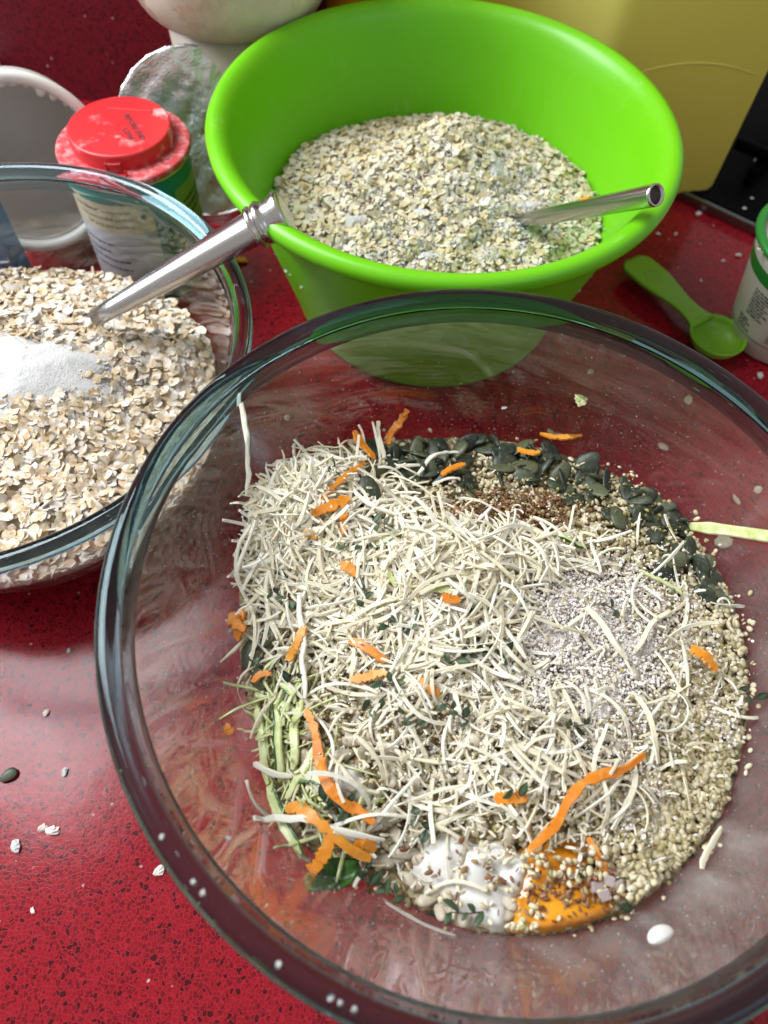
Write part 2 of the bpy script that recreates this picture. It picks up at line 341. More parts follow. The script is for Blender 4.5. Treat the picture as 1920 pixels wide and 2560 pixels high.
# --- little things
def flake(i):
    g = np.random.default_rng(100+i); n = 9; a = np.linspace(0, 2*np.pi, n, endpoint=False)+g.uniform(-.2, .2, n)
    ra = .0035*(1+g.uniform(-.22, .16, n)); x = ra*np.cos(a); y = ra*.80*np.sin(a)
    cup = g.uniform(-25, 40); tw = g.uniform(-25, 25); zt = cup*(x*x)+tw*x*y+g.normal(0, .00014, n)
    th = g.uniform(.00035, .0006)
    V = np.r_[np.c_[x, y, zt+th*.6], [[g.uniform(-.001, .001), g.uniform(-.001, .001), th*1.1+g.uniform(-.0004, .0003)]], np.c_[x*.93, y*.93, zt-th*.6], [[0, 0, -th]]]
    F = [(k, (k+1) % n, n) for k in range(n)]+[(n+1+(k+1) % n, n+1+k, 2*n+1) for k in range(n)]
    for k in range(n): l = (k+1) % n; F += [(k, n+1+k, n+1+l), (k, n+1+l, l)]
    return V, np.array(F)
FL = [flake(i) for i in range(14)]
def strip_path(P, wd, th, upv, n_jit=0.0, g=rng, taper=(.6, .75)):
    """flat ribbon along P with normal upv (array n,3 or 3)"""
    P = np.array(P, float); n = len(P); T = np.gradient(P, axis=0); T /= np.linalg.norm(T, axis=1)[:, None]+1e-12
    U = np.broadcast_to(np.array(upv, float), P.shape); S = np.cross(T, U); S /= np.linalg.norm(S, axis=1)[:, None]+1e-12; U = np.cross(S, T)
    t = np.linspace(0, 1, n); wv = wd*(1-(1-taper[0])*np.clip(1-t/.18, 0, 1)-(1-taper[1])*np.clip((t-.82)/.18, 0, 1))*(1+n_jit*g.normal(size=n))
    h = np.full(n, th)
    A = P-S*wv[:, None]/2-U*h[:, None]/2; B = P+S*wv[:, None]/2-U*h[:, None]/2; C = P+S*wv[:, None]*.42+U*h[:, None]/2; E = P-S*wv[:, None]*.42+U*h[:, None]/2
    V = np.stack([A, B, C, E], 1).reshape(-1, 3); F = []
    for i in range(n-1):
        for k in range(4):
            l = (k+1) % 4; F.append((i*4+k, i*4+l, i*4+4+l, i*4+4+k))
    F.append((3, 2, 1, 0)); F.append((n*4-4, n*4-3, n*4-2, n*4-1))
    return V, F
def shred(i, long=True):
    g = np.random.default_rng(500+i); n = 11 if long else 7; L = g.uniform(.016, .042) if long else g.uniform(.004, .011)
    if long:                     # a limp thread: the bend wanders and sometimes kinks
        k1 = g.normal(0, 26)+np.cumsum(g.normal(0, 26, n))*.55; k2 = g.normal(0, 24)+np.cumsum(g.normal(0, 22, n))*.5
        if g.random() < .3: k1[g.integers(3, n-2)] += g.choice([-1, 1])*g.uniform(120, 320)
        a1 = np.cumsum(k1)*L/n; a1 = (a1-a1.mean())*.75; a2 = np.cumsum(k2)*L/n
    else: s_ = np.linspace(0, L, n); a1 = s_*g.choice([-1, 1])*g.uniform(120, 420); a2 = s_*g.normal(0, 30)
    d = np.c_[np.cos(a1)*np.cos(a2), np.sin(a2), np.sin(a1)]; P = np.cumsum(d*(L/n), axis=0); P -= P.mean(0)
    up_ = np.c_[-np.sin(a1), np.zeros(n), np.cos(a1)]; tw = np.linspace(0, g.normal(0, 1.1), n)+g.normal(0, .3)
    sd = np.cross(d, up_); up_ = up_*np.cos(tw)[:, None]+sd*np.sin(tw)[:, None]
    wd = g.uniform(.0008, .0017) if long else g.uniform(.0006, .0013)
    V, F = strip_path(P, wd, g.uniform(.0004, .0007), up_, .09, g, (g.uniform(.4, .95), g.uniform(.35, .9))); return V, tri(F)
SH = [shred(i) for i in range(34)]; SHC = [shred(100+i, False) for i in range(10)]
def ellip(nu, nv, fx):
    V = []; F = []
    for i in range(1, nv):
        for k in range(nu): V.append(fx(math.pi*i/nv, 2*math.pi*k/nu))
    t = len(V); V.append(fx(0, 0)); V.append(fx(math.pi, 0))
    for i in range(nv-2):
        for k in range(nu):
            l = (k+1) % nu; F.append((i*nu+k, i*nu+nu+k, i*nu+nu+l, i*nu+l))
    for k in range(nu):
        l = (k+1) % nu; F.append((t, k, l)); F.append((t+1, (nv-2)*nu+l, (nv-2)*nu+k))
    return np.array(V), tri(F)
def pumpkin(i):
    g = np.random.default_rng(900+i); L = .0062*g.uniform(.88, 1.12); W = .0036*g.uniform(.9, 1.12); T = .00105*g.uniform(.8, 1.3); b = g.normal(0, .0005)
    def fx(p, q):                # p runs from the pointed end (0) to the round end
        x = -math.cos(p); r = math.sin(p)**.85*(1+.22*x); c, s = math.cos(q), math.sin(q)
        rid = 1.0 if abs(c) < .95 else 1.09
        return (L*x*(1.08 if x < 0 else 1), W*r*c*rid, T*r*(abs(s)**.8)*math.copysign(1, s)+b*(1-x*x))
    return ellip(10, 8, fx)
PU = [pumpkin(i) for i in range(8)]
def hemp(i):
    g = np.random.default_rng(1300+i); a, b, c = .00128*g.uniform(.85, 1.2), .00108*g.uniform(.8, 1.2), .0008*g.uniform(.8, 1.2)
    return ellip(7, 5, lambda p, q: (-a*math.cos(p)*(1.1), b*math.sin(p)*math.cos(q)*(1+.15*math.cos(p)), c*math.sin(p)*math.sin(q)))
HE = [hemp(i) for i in range(6)]
def sunf(i):
    g = np.random.default_rng(1500+i); L, W, T = .0047*g.uniform(.85, 1.15), .0021*g.uniform(.9, 1.15), .0013
    return ellip(8, 7, lambda p, q: (-L*math.cos(p), W*math.sin(p)*(1-.45*math.cos(p))*math.cos(q), T*math.sin(p)*(1-.3*math.cos(p))*math.sin(q)))
SU = [sunf(i) for i in range(5)]
FX = [ellip(6, 5, (lambda L, W: lambda p, q: (-L*math.cos(p), W*math.sin(p)*math.cos(q)*(1-.25*math.cos(p)), W*.45*math.sin(p)*math.sin(q)))(.0019*s, .00095*s)) for s in (.8, 1, 1.2)]
def lump(i, n=6, m=5, k=.5):
    g = np.random.default_rng(1700+i); J = g.uniform(1-k, 1+k, 64)
    def fx(p, q):
        r = J[int(p*7+q*5) % 64]; return (r*math.sin(p)*math.cos(q), r*math.sin(p)*math.sin(q)*.9, r*math.cos(p)*.75)
    return ellip(n, m, fx)
LU = [lump(i) for i in range(6)]
TET = [(np.array([[1, 0, -.4], [-.5, .87, -.4], [-.5, -.87, -.4], [0, 0, .8]]), np.array([[0, 2, 1], [0, 1, 3], [1, 2, 3], [2, 0, 3]]))]
# ------------------------------------------------------------------ the setting
WT = box('worktop', (-.75, -.30, -.03), (.75, .66, 0), STONE, bev=.002); tag(WT, kind='structure')
WL = box('wall', (-.80, .588, .0005), (.0, .63, .55), STONEW); tag(WL, kind='structure')
# ------------------------------------------------------------------ bowls
cF = np.array([.04426, .11087]); cL = np.array([-.19837, .22877]); cG = np.array([.01804, .38794])
def interp(tab):
    t = np.array(tab); return lambda z: np.interp(z, t[:, 0], t[:, 1])
def smoothprof(tab, n=40):
    t = np.array(tab); s = np.r_[0, np.cumsum(np.hypot(*np.diff(t, axis=0).T))]; u = np.linspace(0, s[-1], n)
    def cr(y):
        from numpy import interp as I
        m = np.gradient(y, s); k = np.clip(np.searchsorted(s, u)-1, 0, len(s)-2); h = s[k+1]-s[k]; x = (u-s[k])/h
        return (2*x**3-3*x**2+1)*y[k]+(x**3-2*x**2+x)*h*m[k]+(-2*x**3+3*x**2)*y[k+1]+(x**3-x**2)*h*m[k+1]
    return np.c_[cr(t[:, 0]), cr(t[:, 1])]
def offset(P, d):
    T = np.gradient(P, axis=0); T /= np.linalg.norm(T, axis=1)[:, None]; N = np.c_[-T[:, 1], T[:, 0]]; return P+N*d
outF = smoothprof([(.0, .002), (.05, .0025), (.066, .008), (.084, .024), (.099, .044), (.1135, .070), (.124, .094), (.1325, .117), (.1352, .1255)])
outL = smoothprof([(.0, .002), (.062, .0025), (.080, .007), (.096, .021), (.1055, .040), (.1125, .060), (.1185, .080), (.1232, .0965)])
def glass_bowl(name, c, prof, zr, Rc, rt_, mat, label):
    """one closed shell of solid glass, its surface shared out between wall and rolled rim"""
    o = root(name, (*c, 0), label=label, cat='mixing bowl'); inn = offset(prof, .0035); inn[:, 0] = np.maximum(inn[:, 0], .0002)
    pr_ = prof.copy(); pr_[:, 0] = np.maximum(pr_[:, 0], .0002); inn = inn[inn[:, 1] < pr_[-1, 1]+.0005]
    a0 = math.atan2(pr_[-1, 1]-zr, pr_[-1, 0]-Rc); a1 = math.atan2(inn[-1, 1]-zr, inn[-1, 0]-Rc)
    while a1 < a0: a1 += 2*np.pi
    arc = [(Rc+rt_*math.cos(t), zr+rt_*math.sin(t)) for t in np.linspace(a0, a1, 30)[1:-1]]
    arc = [tuple(pr_[-1])]+arc+[tuple(inn[-1])]
    lathe_obj('rim', arc, mat[1], o, seg=240)
    wl = np.r_[inn[::-1], pr_]                       # down the inside, up the outside
    lathe_obj('glass_wall', wl, mat[0], o, seg=200)
    return o, inn
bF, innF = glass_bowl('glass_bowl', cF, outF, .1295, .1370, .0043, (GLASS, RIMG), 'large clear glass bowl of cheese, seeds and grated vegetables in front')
bL, innL = glass_bowl('glass_bowl', cL, outL, .1005, .1251, .0044, (GLASS2, RIMB), 'smaller clear glass bowl of pale rolled oats under the steel handle')
rinF = interp([(z, r) for r, z in innF if r > .03]); rinL = interp([(z, r) for r, z in innL if r > .03])
# green bowl: one moulded shell with a rolled rim
gp = [(.083, .0), (.087, .004), (.0905, .016), (.098, .042), (.1065, .072), (.1165, .104), (.1205, .1145), (.1245, .1175), (.1285, .1185), (.1312, .1225), (.1312, .1262), (.1285, .1290), (.1245, .1285), (.1205, .1255), (.1175, .119), (.113, .105), (.1035, .072), (.0945, .042), (.086, .016), (.081, .006), (.05, .004), (.0005, .004)]
GB = root('green_bowl', (*cG, 0), label='lime green plastic bowl of floury oats with a rolled rim', cat='mixing bowl')
lathe_obj('shell', smoothprof(gp, 110), GREENP, GB, seg=160)
lathe_obj('base', [(.0005, .0012), (.078, .0012), (.083, .0035)], GREENP, GB, seg=96)
rinG = interp([(.016, .086), (.042, .0945), (.072, .1035), (.105, .113)])
# ------------------------------------------------------------------ heaps
class Heap:
    def __init__(s, c, rin, bpx, bulge, power, bumps, rough=.0012, zlim=(.02, .10), zdef=None, inset=.001):
        s.c = np.array(c); s.rin = rin; s.bumps = []; s.inset = inset
        th, ze = [], []
        for p in bpx:
            zz = np.linspace(zlim[1], zlim[0], 200); d = ray(p)[0]; t = (zz-H)/d[2]; q = CAM[:2]+d[None, :2]*t[:, None]
            rr = np.hypot(*(q-s.c).T); e = np.abs(rr-rin(zz)); i = np.argmin(e); th.append(math.atan2(q[i, 1]-s.c[1], q[i, 0]-s.c[0])); ze.append(zz[i])
        if zdef is not None:      # directions the photo does not show
            for a, z in zdef: th.append(R(a)); ze.append(z)
        o = np.argsort(th); th = np.array(th)[o]; ze = np.array(ze)[o]
        T = np.r_[th-2*np.pi, th, th+2*np.pi]; Z = np.r_[ze, ze, ze]; g = np.linspace(-np.pi, np.pi, 181)
        zs = np.interp(g, T, Z); k = np.ones(9)/9; zs = np.convolve(np.r_[zs[-5:-1], zs, zs[1:5]], k, 'valid'); s.g, s.zs = g, zs
        s.bulge, s.power, s.rough = bulge, power, rough
        r_ = np.random.default_rng(3); s.wv = [(r_.uniform(60, 420, 2)*r_.choice([-1, 1], 2), r_.uniform(0, 6.3), r_.uniform(.3, 1)) for _ in range(14)]
        for (p, sx, h) in bumps:
            q = un(p, s.zs.mean()+bulge*.6); s.bumps.append((q[0], q[1], sx, h))
    def edge(s, th): z = np.interp(th, s.g, s.zs); return z, s.rin(z)-s.inset
    def h(s, x, y):
        dx, dy = x-s.c[0], y-s.c[1]; z, Rr = s.edge(np.arctan2(dy, dx)); rho = np.clip(np.hypot(dx, dy)/Rr, 0, 1.05); k = np.clip(1-rho**2, 0, 1)
        zm = s.zs.mean(); o = zm+(z-zm)*np.clip(rho, 0, 1)**1.5+s.bulge*k**s.power
        for bx, by, sx, hh in s.bumps: o = o+hh*np.exp(-((x-bx)**2+(y-by)**2)/(2*sx*sx))*np.clip(k*4, 0, 1)
        n = 0
        for f, ph, a in s.wv: n = n+a*np.sin(f[0]*x+f[1]*y+ph)/4
        return o+s.rough*n*np.clip(k*6, 0, 1)
    def inside(s, x, y, lim=1.0):
        dx, dy = x-s.c[0], y-s.c[1]; return np.hypot(dx, dy) < s.edge(np.arctan2(dy, dx))[1]*lim
    def normal(s, x, y, e=.002):
        N = np.c_[-(s.h(x+e, y)-s.h(x-e, y))/(2*e), -(s.h(x, y+e)-s.h(x, y-e))/(2*e), np.ones(len(x))]; return N/np.linalg.norm(N, axis=1)[:, None]
    def hit(s, P):
        d = ray(P); lo = np.full(len(d), .1); t = np.linspace(.12, .75, 500); got = np.zeros(len(d), bool); res = np.zeros((len(d), 3))
        for tt in t:
            q = CAM+d*tt; m = (~got) & (q[:, 2] <= s.h(q[:, 0], q[:, 1])) & s.inside(q[:, 0], q[:, 1], 1.04); res[m] = q[m]; got |= m
        res[:, 2] = np.where(got, s.h(res[:, 0], res[:, 1]), 0); return res, got
    def bed(s, name, mat, sink=.0015, label=None, cat=None):
        nr, na = 44, 128; V = []; F = []
        for i in range(nr+1):
            for k in range(na):
                a = 2*np.pi*k/na-np.pi; z, Rr = s.edge(a); r = Rr*i/nr; x, y = s.c[0]+r*np.cos(a), s.c[1]+r*np.sin(a); V.append((x, y, float(s.h(np.array([x]), np.array([y]))[0])-sink))
        for zz in (.5, .15):
            for k in range(na):
                a = 2*np.pi*k/na-np.pi; z, _ = s.edge(a); z = float(z*zz)+.004; r = s.rin(z)-.0012; V.append((s.c[0]+r*np.cos(a), s.c[1]+r*np.sin(a), z))
        for i in range(nr+2):
            for k in range(na): l = (k+1) % na; F.append((i*na+k, i*na+na+k, i*na+na+l, i*na+l))
        o = link(name, mesh(name, V, F), None, mat); tag(o, label, cat, None, 'stuff'); return o
    def scatter(s, n, lim=.99):
        a = rng.uniform(-np.pi, np.pi, n); z, Rr = s.edge(a); r = Rr*np.sqrt(rng.random(n))*lim; return s.c[0]+r*np.cos(a), s.c[1]+r*np.sin(a)
FB = [(605, 1270), (640, 1200), (760, 1130), (960, 1095), (1150, 1088), (1350, 1110), (1500, 1160), (1640, 1230), (1740, 1330), (1810, 1420), (1860, 1550), (1885, 1680), (1870, 1850), (1820, 2040), (1740, 2150), (1600, 2270), (1450, 2335), (1300, 2350), (1150, 2330), (1000, 2250), (880, 2180), (780, 2180), (720, 2050), (665, 1960), (640, 1850), (610, 1760), (597, 1650), (600, 1450)]
HF = Heap(cF, rinF, FB, .014, 1.2, [((780, 1260), .016, .007), ((1130, 1420), .024, .011), ((1350, 1700), .022, .003), ((700, 1850), .012, .004), ((1350, 2260), .02, -.004)], .0011, (.03, .09))
LB = [(20, 668), (150, 672), (300, 690), (480, 790), (530, 850), (545, 905), (540, 960)]
HL = Heap(cL, rinL, LB, .013, 1.0, [((330, 1120), .03, -.006), ((100, 950), .03, .006), ((420, 900), .03, .002)], .0016, (.03, .08), [(-150, .052), (-110, .050), (-70, .050), (-40, .052), (170, .055)])
GBX = [(680, 480), (760, 365), (900, 315), (1000, 300), (1150, 292), (1330, 345), (1460, 440), (1500, 520), (1505, 590), (1490, 640)]
HG = Heap(cG, rinG, GBX, .016, 1.0, [((1130, 400), .020, .017), ((1290, 500), .010, -.004), ((1000, 420), .03, .003), ((1240, 600), .012, -.004)], .0022, (.045, .095), [(-150, .066), (-110, .066), (-70, .066), (-35, .066)])
HF.bed('seed_mixture', MIXB, .0022, 'bed of seeds and flour under the grated cheese in the front bowl', 'mixture')
HL.bed('oat_bed', OATB, .002, 'oats packed below the surface of the left glass bowl', 'oats')
HG.bed('oat_bed', OATB, .002, 'oats packed below the surface in the green bowl', 'oats')
# --- rolled oats
def lay(heap, x, y, dz, tilt, s):
    P = np.c_[x, y, heap.h(x, y)+dz]; Rm = frames(heap.normal(x, y), rng.uniform(0, 6.28, len(x)), tilt); return P, Rm, s
x, y = HL.scatter(7000); P, Rm, s = lay(HL, x, y, rng.uniform(-.0018, .0020, len(x)), .34, rng.uniform(.40, 1.0, len(x)))
# flakes pressed against the near wall, seen under the rim
n = 2000; a = rng.uniform(R(-125), R(-10), n); z = rng.uniform(.012, .052, n); rr = rinL(z)-.0018
Pw = np.c_[cL[0]+rr*np.cos(a), cL[1]+rr*np.sin(a), z]; Nw = np.c_[np.cos(a), np.sin(a), np.full(n, -.35)]; Rw = frames(Nw, rng.uniform(0, 6.28, n), .25)
o = joined('rolled_oats', FL, np.r_[P, Pw], np.r_[Rm, Rw], np.r_[s, rng.uniform(.5, .95, n)], OAT, False); tag(o, 'pale dry rolled oats heaped in the left glass bowl', 'oats', None, 'stuff')
q = np.c_[rng.uniform(0, 520, 900), rng.uniform(1010, 1370, 900)]; Pq, ok = HL.hit(q); Pq = Pq[ok]; Pq = Pq[HL.inside(Pq[:, 0], Pq[:, 1], .97)][:300]
singles('oat_flake', base_meshes('oat_flake', FL, OAT, False), Pq+[0, 0, .0016], frames(HL.normal(Pq[:, 0], Pq[:, 1]), rng.uniform(0, 6.28, len(Pq)), .30), rng.uniform(.72, 1.08, len(Pq)),
        'floury oat flake on the near slope of the left glass bowl', 'oat flake', 'oat flakes on top of the left heap')
x, y = HG.scatter(11500); P, Rm, s = lay(HG, x, y, rng.uniform(-.0018, .003, len(x)), .42, rng.uniform(.32, .82, len(x)))
o = joined('rolled_oats', FL, P, Rm, s, OATG, False); tag(o, 'floury rolled oats heaped in the lime green bowl', 'oats', None, 'stuff')
# --- flour on the oats
_p = NT('powder_pink').set((.84, .77, .73), .95); _p.bump(_p.noise(1200, 5, .7).outputs[0], .8, .0012); POWF = _p.m
def flour_patch(name, heap, ctr, sx, sy, h, label, ang=0.0, n=34, fine=.00022):
    c = heap.hit([ctr])[0][0]; V = []; F = []; m = 64; keep = heap.rough; heap.rough = keep*.15   # powder fills the hollows
    r_ = np.random.default_rng(11); ph = r_.uniform(0, 6.3, 6)
    for i in range(n+1):
        for k in range(m):
            a = 2*np.pi*k/m; edge = 1+.16*math.sin(3*a+ph[0])+.12*math.sin(5*a+ph[1])+.08*math.sin(9*a+ph[2]); t = i/n; dx, dy = sx*edge*t*math.cos(a), sy*edge*t*math.sin(a)
            x = c[0]+dx*math.cos(ang)-dy*math.sin(ang); y = c[1]+dx*math.sin(ang)+dy*math.cos(ang)
            lumpy = .0004*mnoise(Vector((x*120, y*120, 1)))+fine*2.2*(mnoise(Vector((x*520, y*520, 2)))+.6*mnoise(Vector((x*1500, y*1500, 3)))+.35*mnoise(Vector((x*3200, y*3200, 4))))
            V.append((x, y, float(heap.h(np.array([x]), np.array([y]))[0])+h*(1-t**2)+lumpy*min(1, i/5)-.0042*t**6+.001))
    for i in range(n):
        for k in range(m): l = (k+1) % m; F.append((i*m+k, i*m+m+k, i*m+m+l, i*m+l))
    heap.rough = keep
    o = link(name, mesh(name, V, F), None, POWD); tag(o, label, 'flour', None, 'stuff'); return o
flour_patch('flour_patch', HL, (60, 925), .046, .030, .0034, 'drift of white flour lying on the oats of the left glass bowl')
flour_patch('flour_patch', HG, (1330, 520), .010, .006, .003, 'white flour at the foot of the steel spoon in the green bowl')
flour_patch('flour_patch', HG, (1055, 540), .008, .0045, .003, 'small white clump of flour in the middle of the green bowl')
flour_patch('flour_patch', HG, (1080, 650), .010, .004, .003, 'white flour clump near the front of the green bowl oats')
flour_patch('flour_patch', HG, (1240, 430), .007, .013, .0028, 'white flour streak near the top of the oats in the green bowl')
flour_patch('flour_patch', HG, (880, 560), .010, .005, .0026, 'white flour patch at the left of the oats in the green bowl')
def lumps(name, heap, blobs, mat, label, smin, smax, dz=.001):
    P = []
    for cx, cy, sx, sy, n in blobs: P.append(np.c_[rng.normal(cx, sx, n), rng.normal(cy, sy, n)])
    Q, ok = heap.hit(np.concatenate(P)); Q = Q[ok]; Q[:, 2] += rng.uniform(-.0005, dz, len(Q)); m = len(Q)
    s = rng.uniform(0, 1, m)**2*(smax-smin)+smin
    o = joined(name, LU, Q, frames(np.tile([0, 0, 1.], (m, 1)), rng.uniform(0, 6.28, m), .6), s, mat, False); tag(o, label, 'flour', None, 'stuff'); return o
lumps('flour_crumbs', HL, [(80, 925, 130, 60, 6500), (150, 930, 150, 80, 3800), (300, 1040, 170, 120, 900)], POWD, 'loose crumbs of white flour over the oats in the left bowl', .00014, .0006, .0020)
lumps('flour_crumbs', HG, [(1250, 470, 60, 70, 900), (1320, 540, 60, 40, 500), (1050, 560, 170, 80, 1500), (1000, 640, 190, 40, 800), (1330, 600, 60, 60, 300), (1000, 430, 160, 60, 600)], POWD, 'loose crumbs of white flour over the oats in the green bowl', .0003, .0013, .003)
# ------------------------------------------------------------------ the mixture in the front bowl
def blobs_hit(heap, blobs, lim=.98):
    P = np.concatenate([np.c_[rng.normal(cx, sx, n), rng.normal(cy, sy, n)] for cx, cy, sx, sy, n in blobs]); Q, ok = heap.hit(P); Q = Q[ok]; return Q[heap.inside(Q[:, 0], Q[:, 1], lim)]
# hemp hearts: everywhere below, thick on the right and lower right
hz = [(1500, 1290, 150, 60, 520), (1650, 1380, 90, 90, 380), (1770, 1600, 70, 140, 900), (1760, 1850, 80, 130, 900), (1650, 2080, 100, 100, 800), (1500, 2220, 100, 60, 350), (1350, 2330, 90, 25, 120), (1250, 1200, 150, 40, 260), (640, 1600, 35, 110, 220), (850, 1560, 150, 140, 160), (1150, 2100, 180, 90, 260), (1050, 1280, 120, 40, 200), (1100, 1720, 200, 150, 260)]
Q = blobs_hit(HF, hz); x, y = HF.scatter(1800, .985); Q = np.r_[Q, np.c_[x, y, HF.h(x, y)-.0006]]; Q[:, 2] += rng.uniform(-.0008, .0010, len(Q)); m = len(Q)
o = joined('hemp_hearts', HE, Q, frames(HF.normal(Q[:, 0], Q[:, 1]), rng.uniform(0, 6.28, m), .5), rng.uniform(.8, 1.25, m), HEMP); tag(o, 'cream hulled hemp seeds spread through the mixture in the front bowl', 'seeds', None, 'stuff')
Q = blobs_hit(HF, [(1770, 1650, 60, 150, 150), (1700, 2000, 80, 110, 150), (1500, 1290, 120, 40, 60), (1640, 1380, 60, 60, 60)])[:300]; Q[:, 2] += .0014; m = len(Q)
singles('hemp_seed', base_meshes('hemp_seed', HE, HEMP), Q, frames(HF.normal(Q[:, 0], Q[:, 1]), rng.uniform(0, 6.28, m), .5), rng.uniform(.95, 1.3, m), 'cream hemp seed on the right slope of the cheese mixture', 'hemp seed', 'hemp seeds along the right of the front bowl')
n = 75; a = np.r_[rng.uniform(R(-75), R(75), 60), rng.uniform(R(75), R(285), 15)]; z_, _ = HF.edge(np.mod(a+np.pi, 2*np.pi)-np.pi); z_ = z_+np.abs(rng.normal(0, .0028, n)); r_ = rinF(z_)-.0011
Nn = np.c_[-np.cos(a), -np.sin(a), np.full(n, .6)]; o = joined('stray_hemp', HE, np.c_[cF[0]+r_*np.cos(a), cF[1]+r_*np.sin(a), z_], frames(Nn/np.linalg.norm(Nn, axis=1)[:, None], rng.uniform(0, 6.28, n), .2), rng.uniform(.45, 1.1, n), HEMP); tag(o, 'stray hemp seeds clinging to the glass just above the mixture', 'seeds', None, 'stuff')
# pumpkin seeds: the dark band along the far edge
ctrl = [(960, 1140), (1050, 1150), (1130, 1150), (1220, 1160), (1310, 1155), (1390, 1180), (1470, 1200), (1530, 1240), (1590, 1270), (1650, 1310), (1700, 1370), (1760, 1430), (1800, 1480)]
P = []
for (cx, cy), k, sd in zip(ctrl, (7, 10, 12, 13, 13, 12, 10, 9, 8, 8, 6, 5, 4), (28, 36, 42, 44, 44, 42, 38, 36, 34, 34, 30, 28, 24)):
    P.append(np.c_[rng.normal(cx, sd*1.2, k), rng.normal(cy, sd*.8, k)])
Q, ok = HF.hit(np.concatenate(P)); Q = Q[ok]; Q = Q[HF.inside(Q[:, 0], Q[:, 1], .97)]; Q[:, 2] += rng.uniform(.0004, .0034, len(Q)); m = len(Q); PM = base_meshes('pumpkin_seed', PU, PUMP)
singles('pumpkin_seed', PM, Q, frames(HF.normal(Q[:, 0], Q[:, 1]), rng.uniform(0, 6.28, m), .5), rng.uniform(.92, 1.22, m), '@dark green pumpkin seed', 'pumpkin seed', 'pumpkin seeds along the far edge')
for (px, py), lab, gr in [((660, 1255*1.0), 'dark pumpkin seed at the left glass below the cheese tuft', 'le'), ((655, 1470), '', ''), ((690, 1450), '', ''), ((640, 1510), '', ''), ((625, 1640), '', ''), ((650, 1700), '', ''), ((700, 1440), '', ''), ((668, 1600), '', '')][1:]:
    q, ok = HF.hit([(px, py)])
    singles('pumpkin_seed', [PM[int(px) % 8]], q+[0, 0, .002], frames(HF.normal(q[:, 0], q[:, 1])+np.array([[-.5, 0, 0]]), rng.uniform(0, 6, 1), .2), np.array([1.05]), '@dark pumpkin seed', 'pumpkin seed', 'pumpkin seeds at the left edge')
q, ok = HF.hit([(920, 1245)]); singles('pumpkin_seed', [PM[2]], q+[0, 0, .005], frames(np.array([[.1, -.25, 1]]), np.array([.25]), .02), np.array([1.2]), 'large flour-dusted pumpkin seed lying alone beside the carrot strips', 'pumpkin seed', None)
for p, lab in [((1385, 1700), 'pumpkin seed half buried in white powder in the middle of the mixture'), ((1660, 1440), 'dark pumpkin seed among hemp seeds inside the right band'), ((1325, 1490), 'dark pumpkin seed poking out above the white powder')]:
    q, ok = HF.hit([p]); singles('pumpkin_seed', [PM[5]], q+[0, 0, .0018], frames(np.array([[.1, -.3, 1]]), rng.uniform(0, 6, 1), .1), np.array([.95]), lab, 'pumpkin seed', None)
# flax and brown spice
Q = blobs_hit(HF, [(1290, 1275, 85, 26, 230), (1250, 1240, 110, 30, 60)]); Q[:, 2] += rng.uniform(.0, .003, len(Q)); m = len(Q)
singles('flax_seed', base_meshes('flax_seed', FX, FLAX), Q[:200], frames(HF.normal(Q[:, 0], Q[:, 1])[:200], rng.uniform(0, 6.28, min(m, 200)), .6), rng.uniform(.6, 1.2, min(m, 200)), '@brown flax seed', 'flax seed', 'flax seeds behind the cheese peak')
Q = blobs_hit(HF, [(1290, 1280, 90, 26, 900), (1600, 1980, 70, 120, 160), (1450, 2250, 60, 30, 80), (900, 1750, 100, 80, 160), (1100, 1950, 200, 150, 260), (1300, 1700, 300, 250, 300)]); Q[:, 2] += rng.uniform(.0, .003, len(Q)); m = len(Q)
o = joined('spice_flakes', [TET[0], FX[0]], Q, frames(HF.normal(Q[:, 0], Q[:, 1]), rng.uniform(0, 6.28, m), .8), rng.uniform(.25, .75, m)*.0012/.0012*np.where(rng.random(m) < .5, 1, 1), FLAX) if False else joined('spice_flakes', [FX[0]], Q, frames(HF.normal(Q[:, 0], Q[:, 1]), rng.uniform(0, 6.28, m), .8), rng.uniform(.3, .8, m), FLAX)
tag(o, 'fine brown spice and ground flax over the mixture', 'spice', None, 'stuff')
HERB = varied('hull_flakes', [(0, (.10, .05, .02)), (.35, (.24, .19, .06)), (.7, (.40, .34, .12)), (1, (.50, .40, .20))], .6)
HUL = [(np.array([[0, 0, 0], [.0013, .0006, .0004], [.0021, 0, 0], [.0012, -.0007, .0003], [.0011, 0, -.0002]]), np.array([[0, 1, 3], [1, 2, 3], [0, 4, 1], [1, 4, 2], [2, 4, 3], [3, 4, 0]]))]
Q = blobs_hit(HF, [(1600, 1330, 130, 80, 260), (1700, 1950, 110, 150, 260), (1400, 1250, 150, 40, 200), (1300, 1750, 260, 220, 420), (1000, 1850, 200, 150, 260), (900, 1760, 60, 40, 90), (900, 1350, 200, 120, 120)]); Q[:, 2] += rng.uniform(.0015, .006, len(Q)); m = len(Q)
o = joined('hull_flakes', HUL, Q, frames(HF.normal(Q[:, 0], Q[:, 1]), rng.uniform(0, 6.28, m), .6), rng.uniform(.5, 1.4, m), HERB, False); tag(o, 'olive and brown seed hull flakes sprinkled over the mixture', 'seed hulls', None, 'stuff')
# sunflower kernels
Q = blobs_hit(HF, [(1000, 2060, 150, 110, 46), (830, 1830, 60, 60, 8), (1110, 2250, 80, 40, 22), (1500, 1800, 120, 120, 12), (650, 1800, 20, 30, 2)]); Q[:, 2] += rng.uniform(.001, .003, len(Q)); m = len(Q)
singles('sunflower_seed', base_meshes('sunflower_seed', SU, SUNF), Q, frames(HF.normal(Q[:, 0], Q[:, 1]), rng.uniform(0, 6.28, m), .4), rng.uniform(.9, 1.2, m), '@grey beige sunflower seed', 'sunflower seed', 'sunflower seeds in the front bowl')
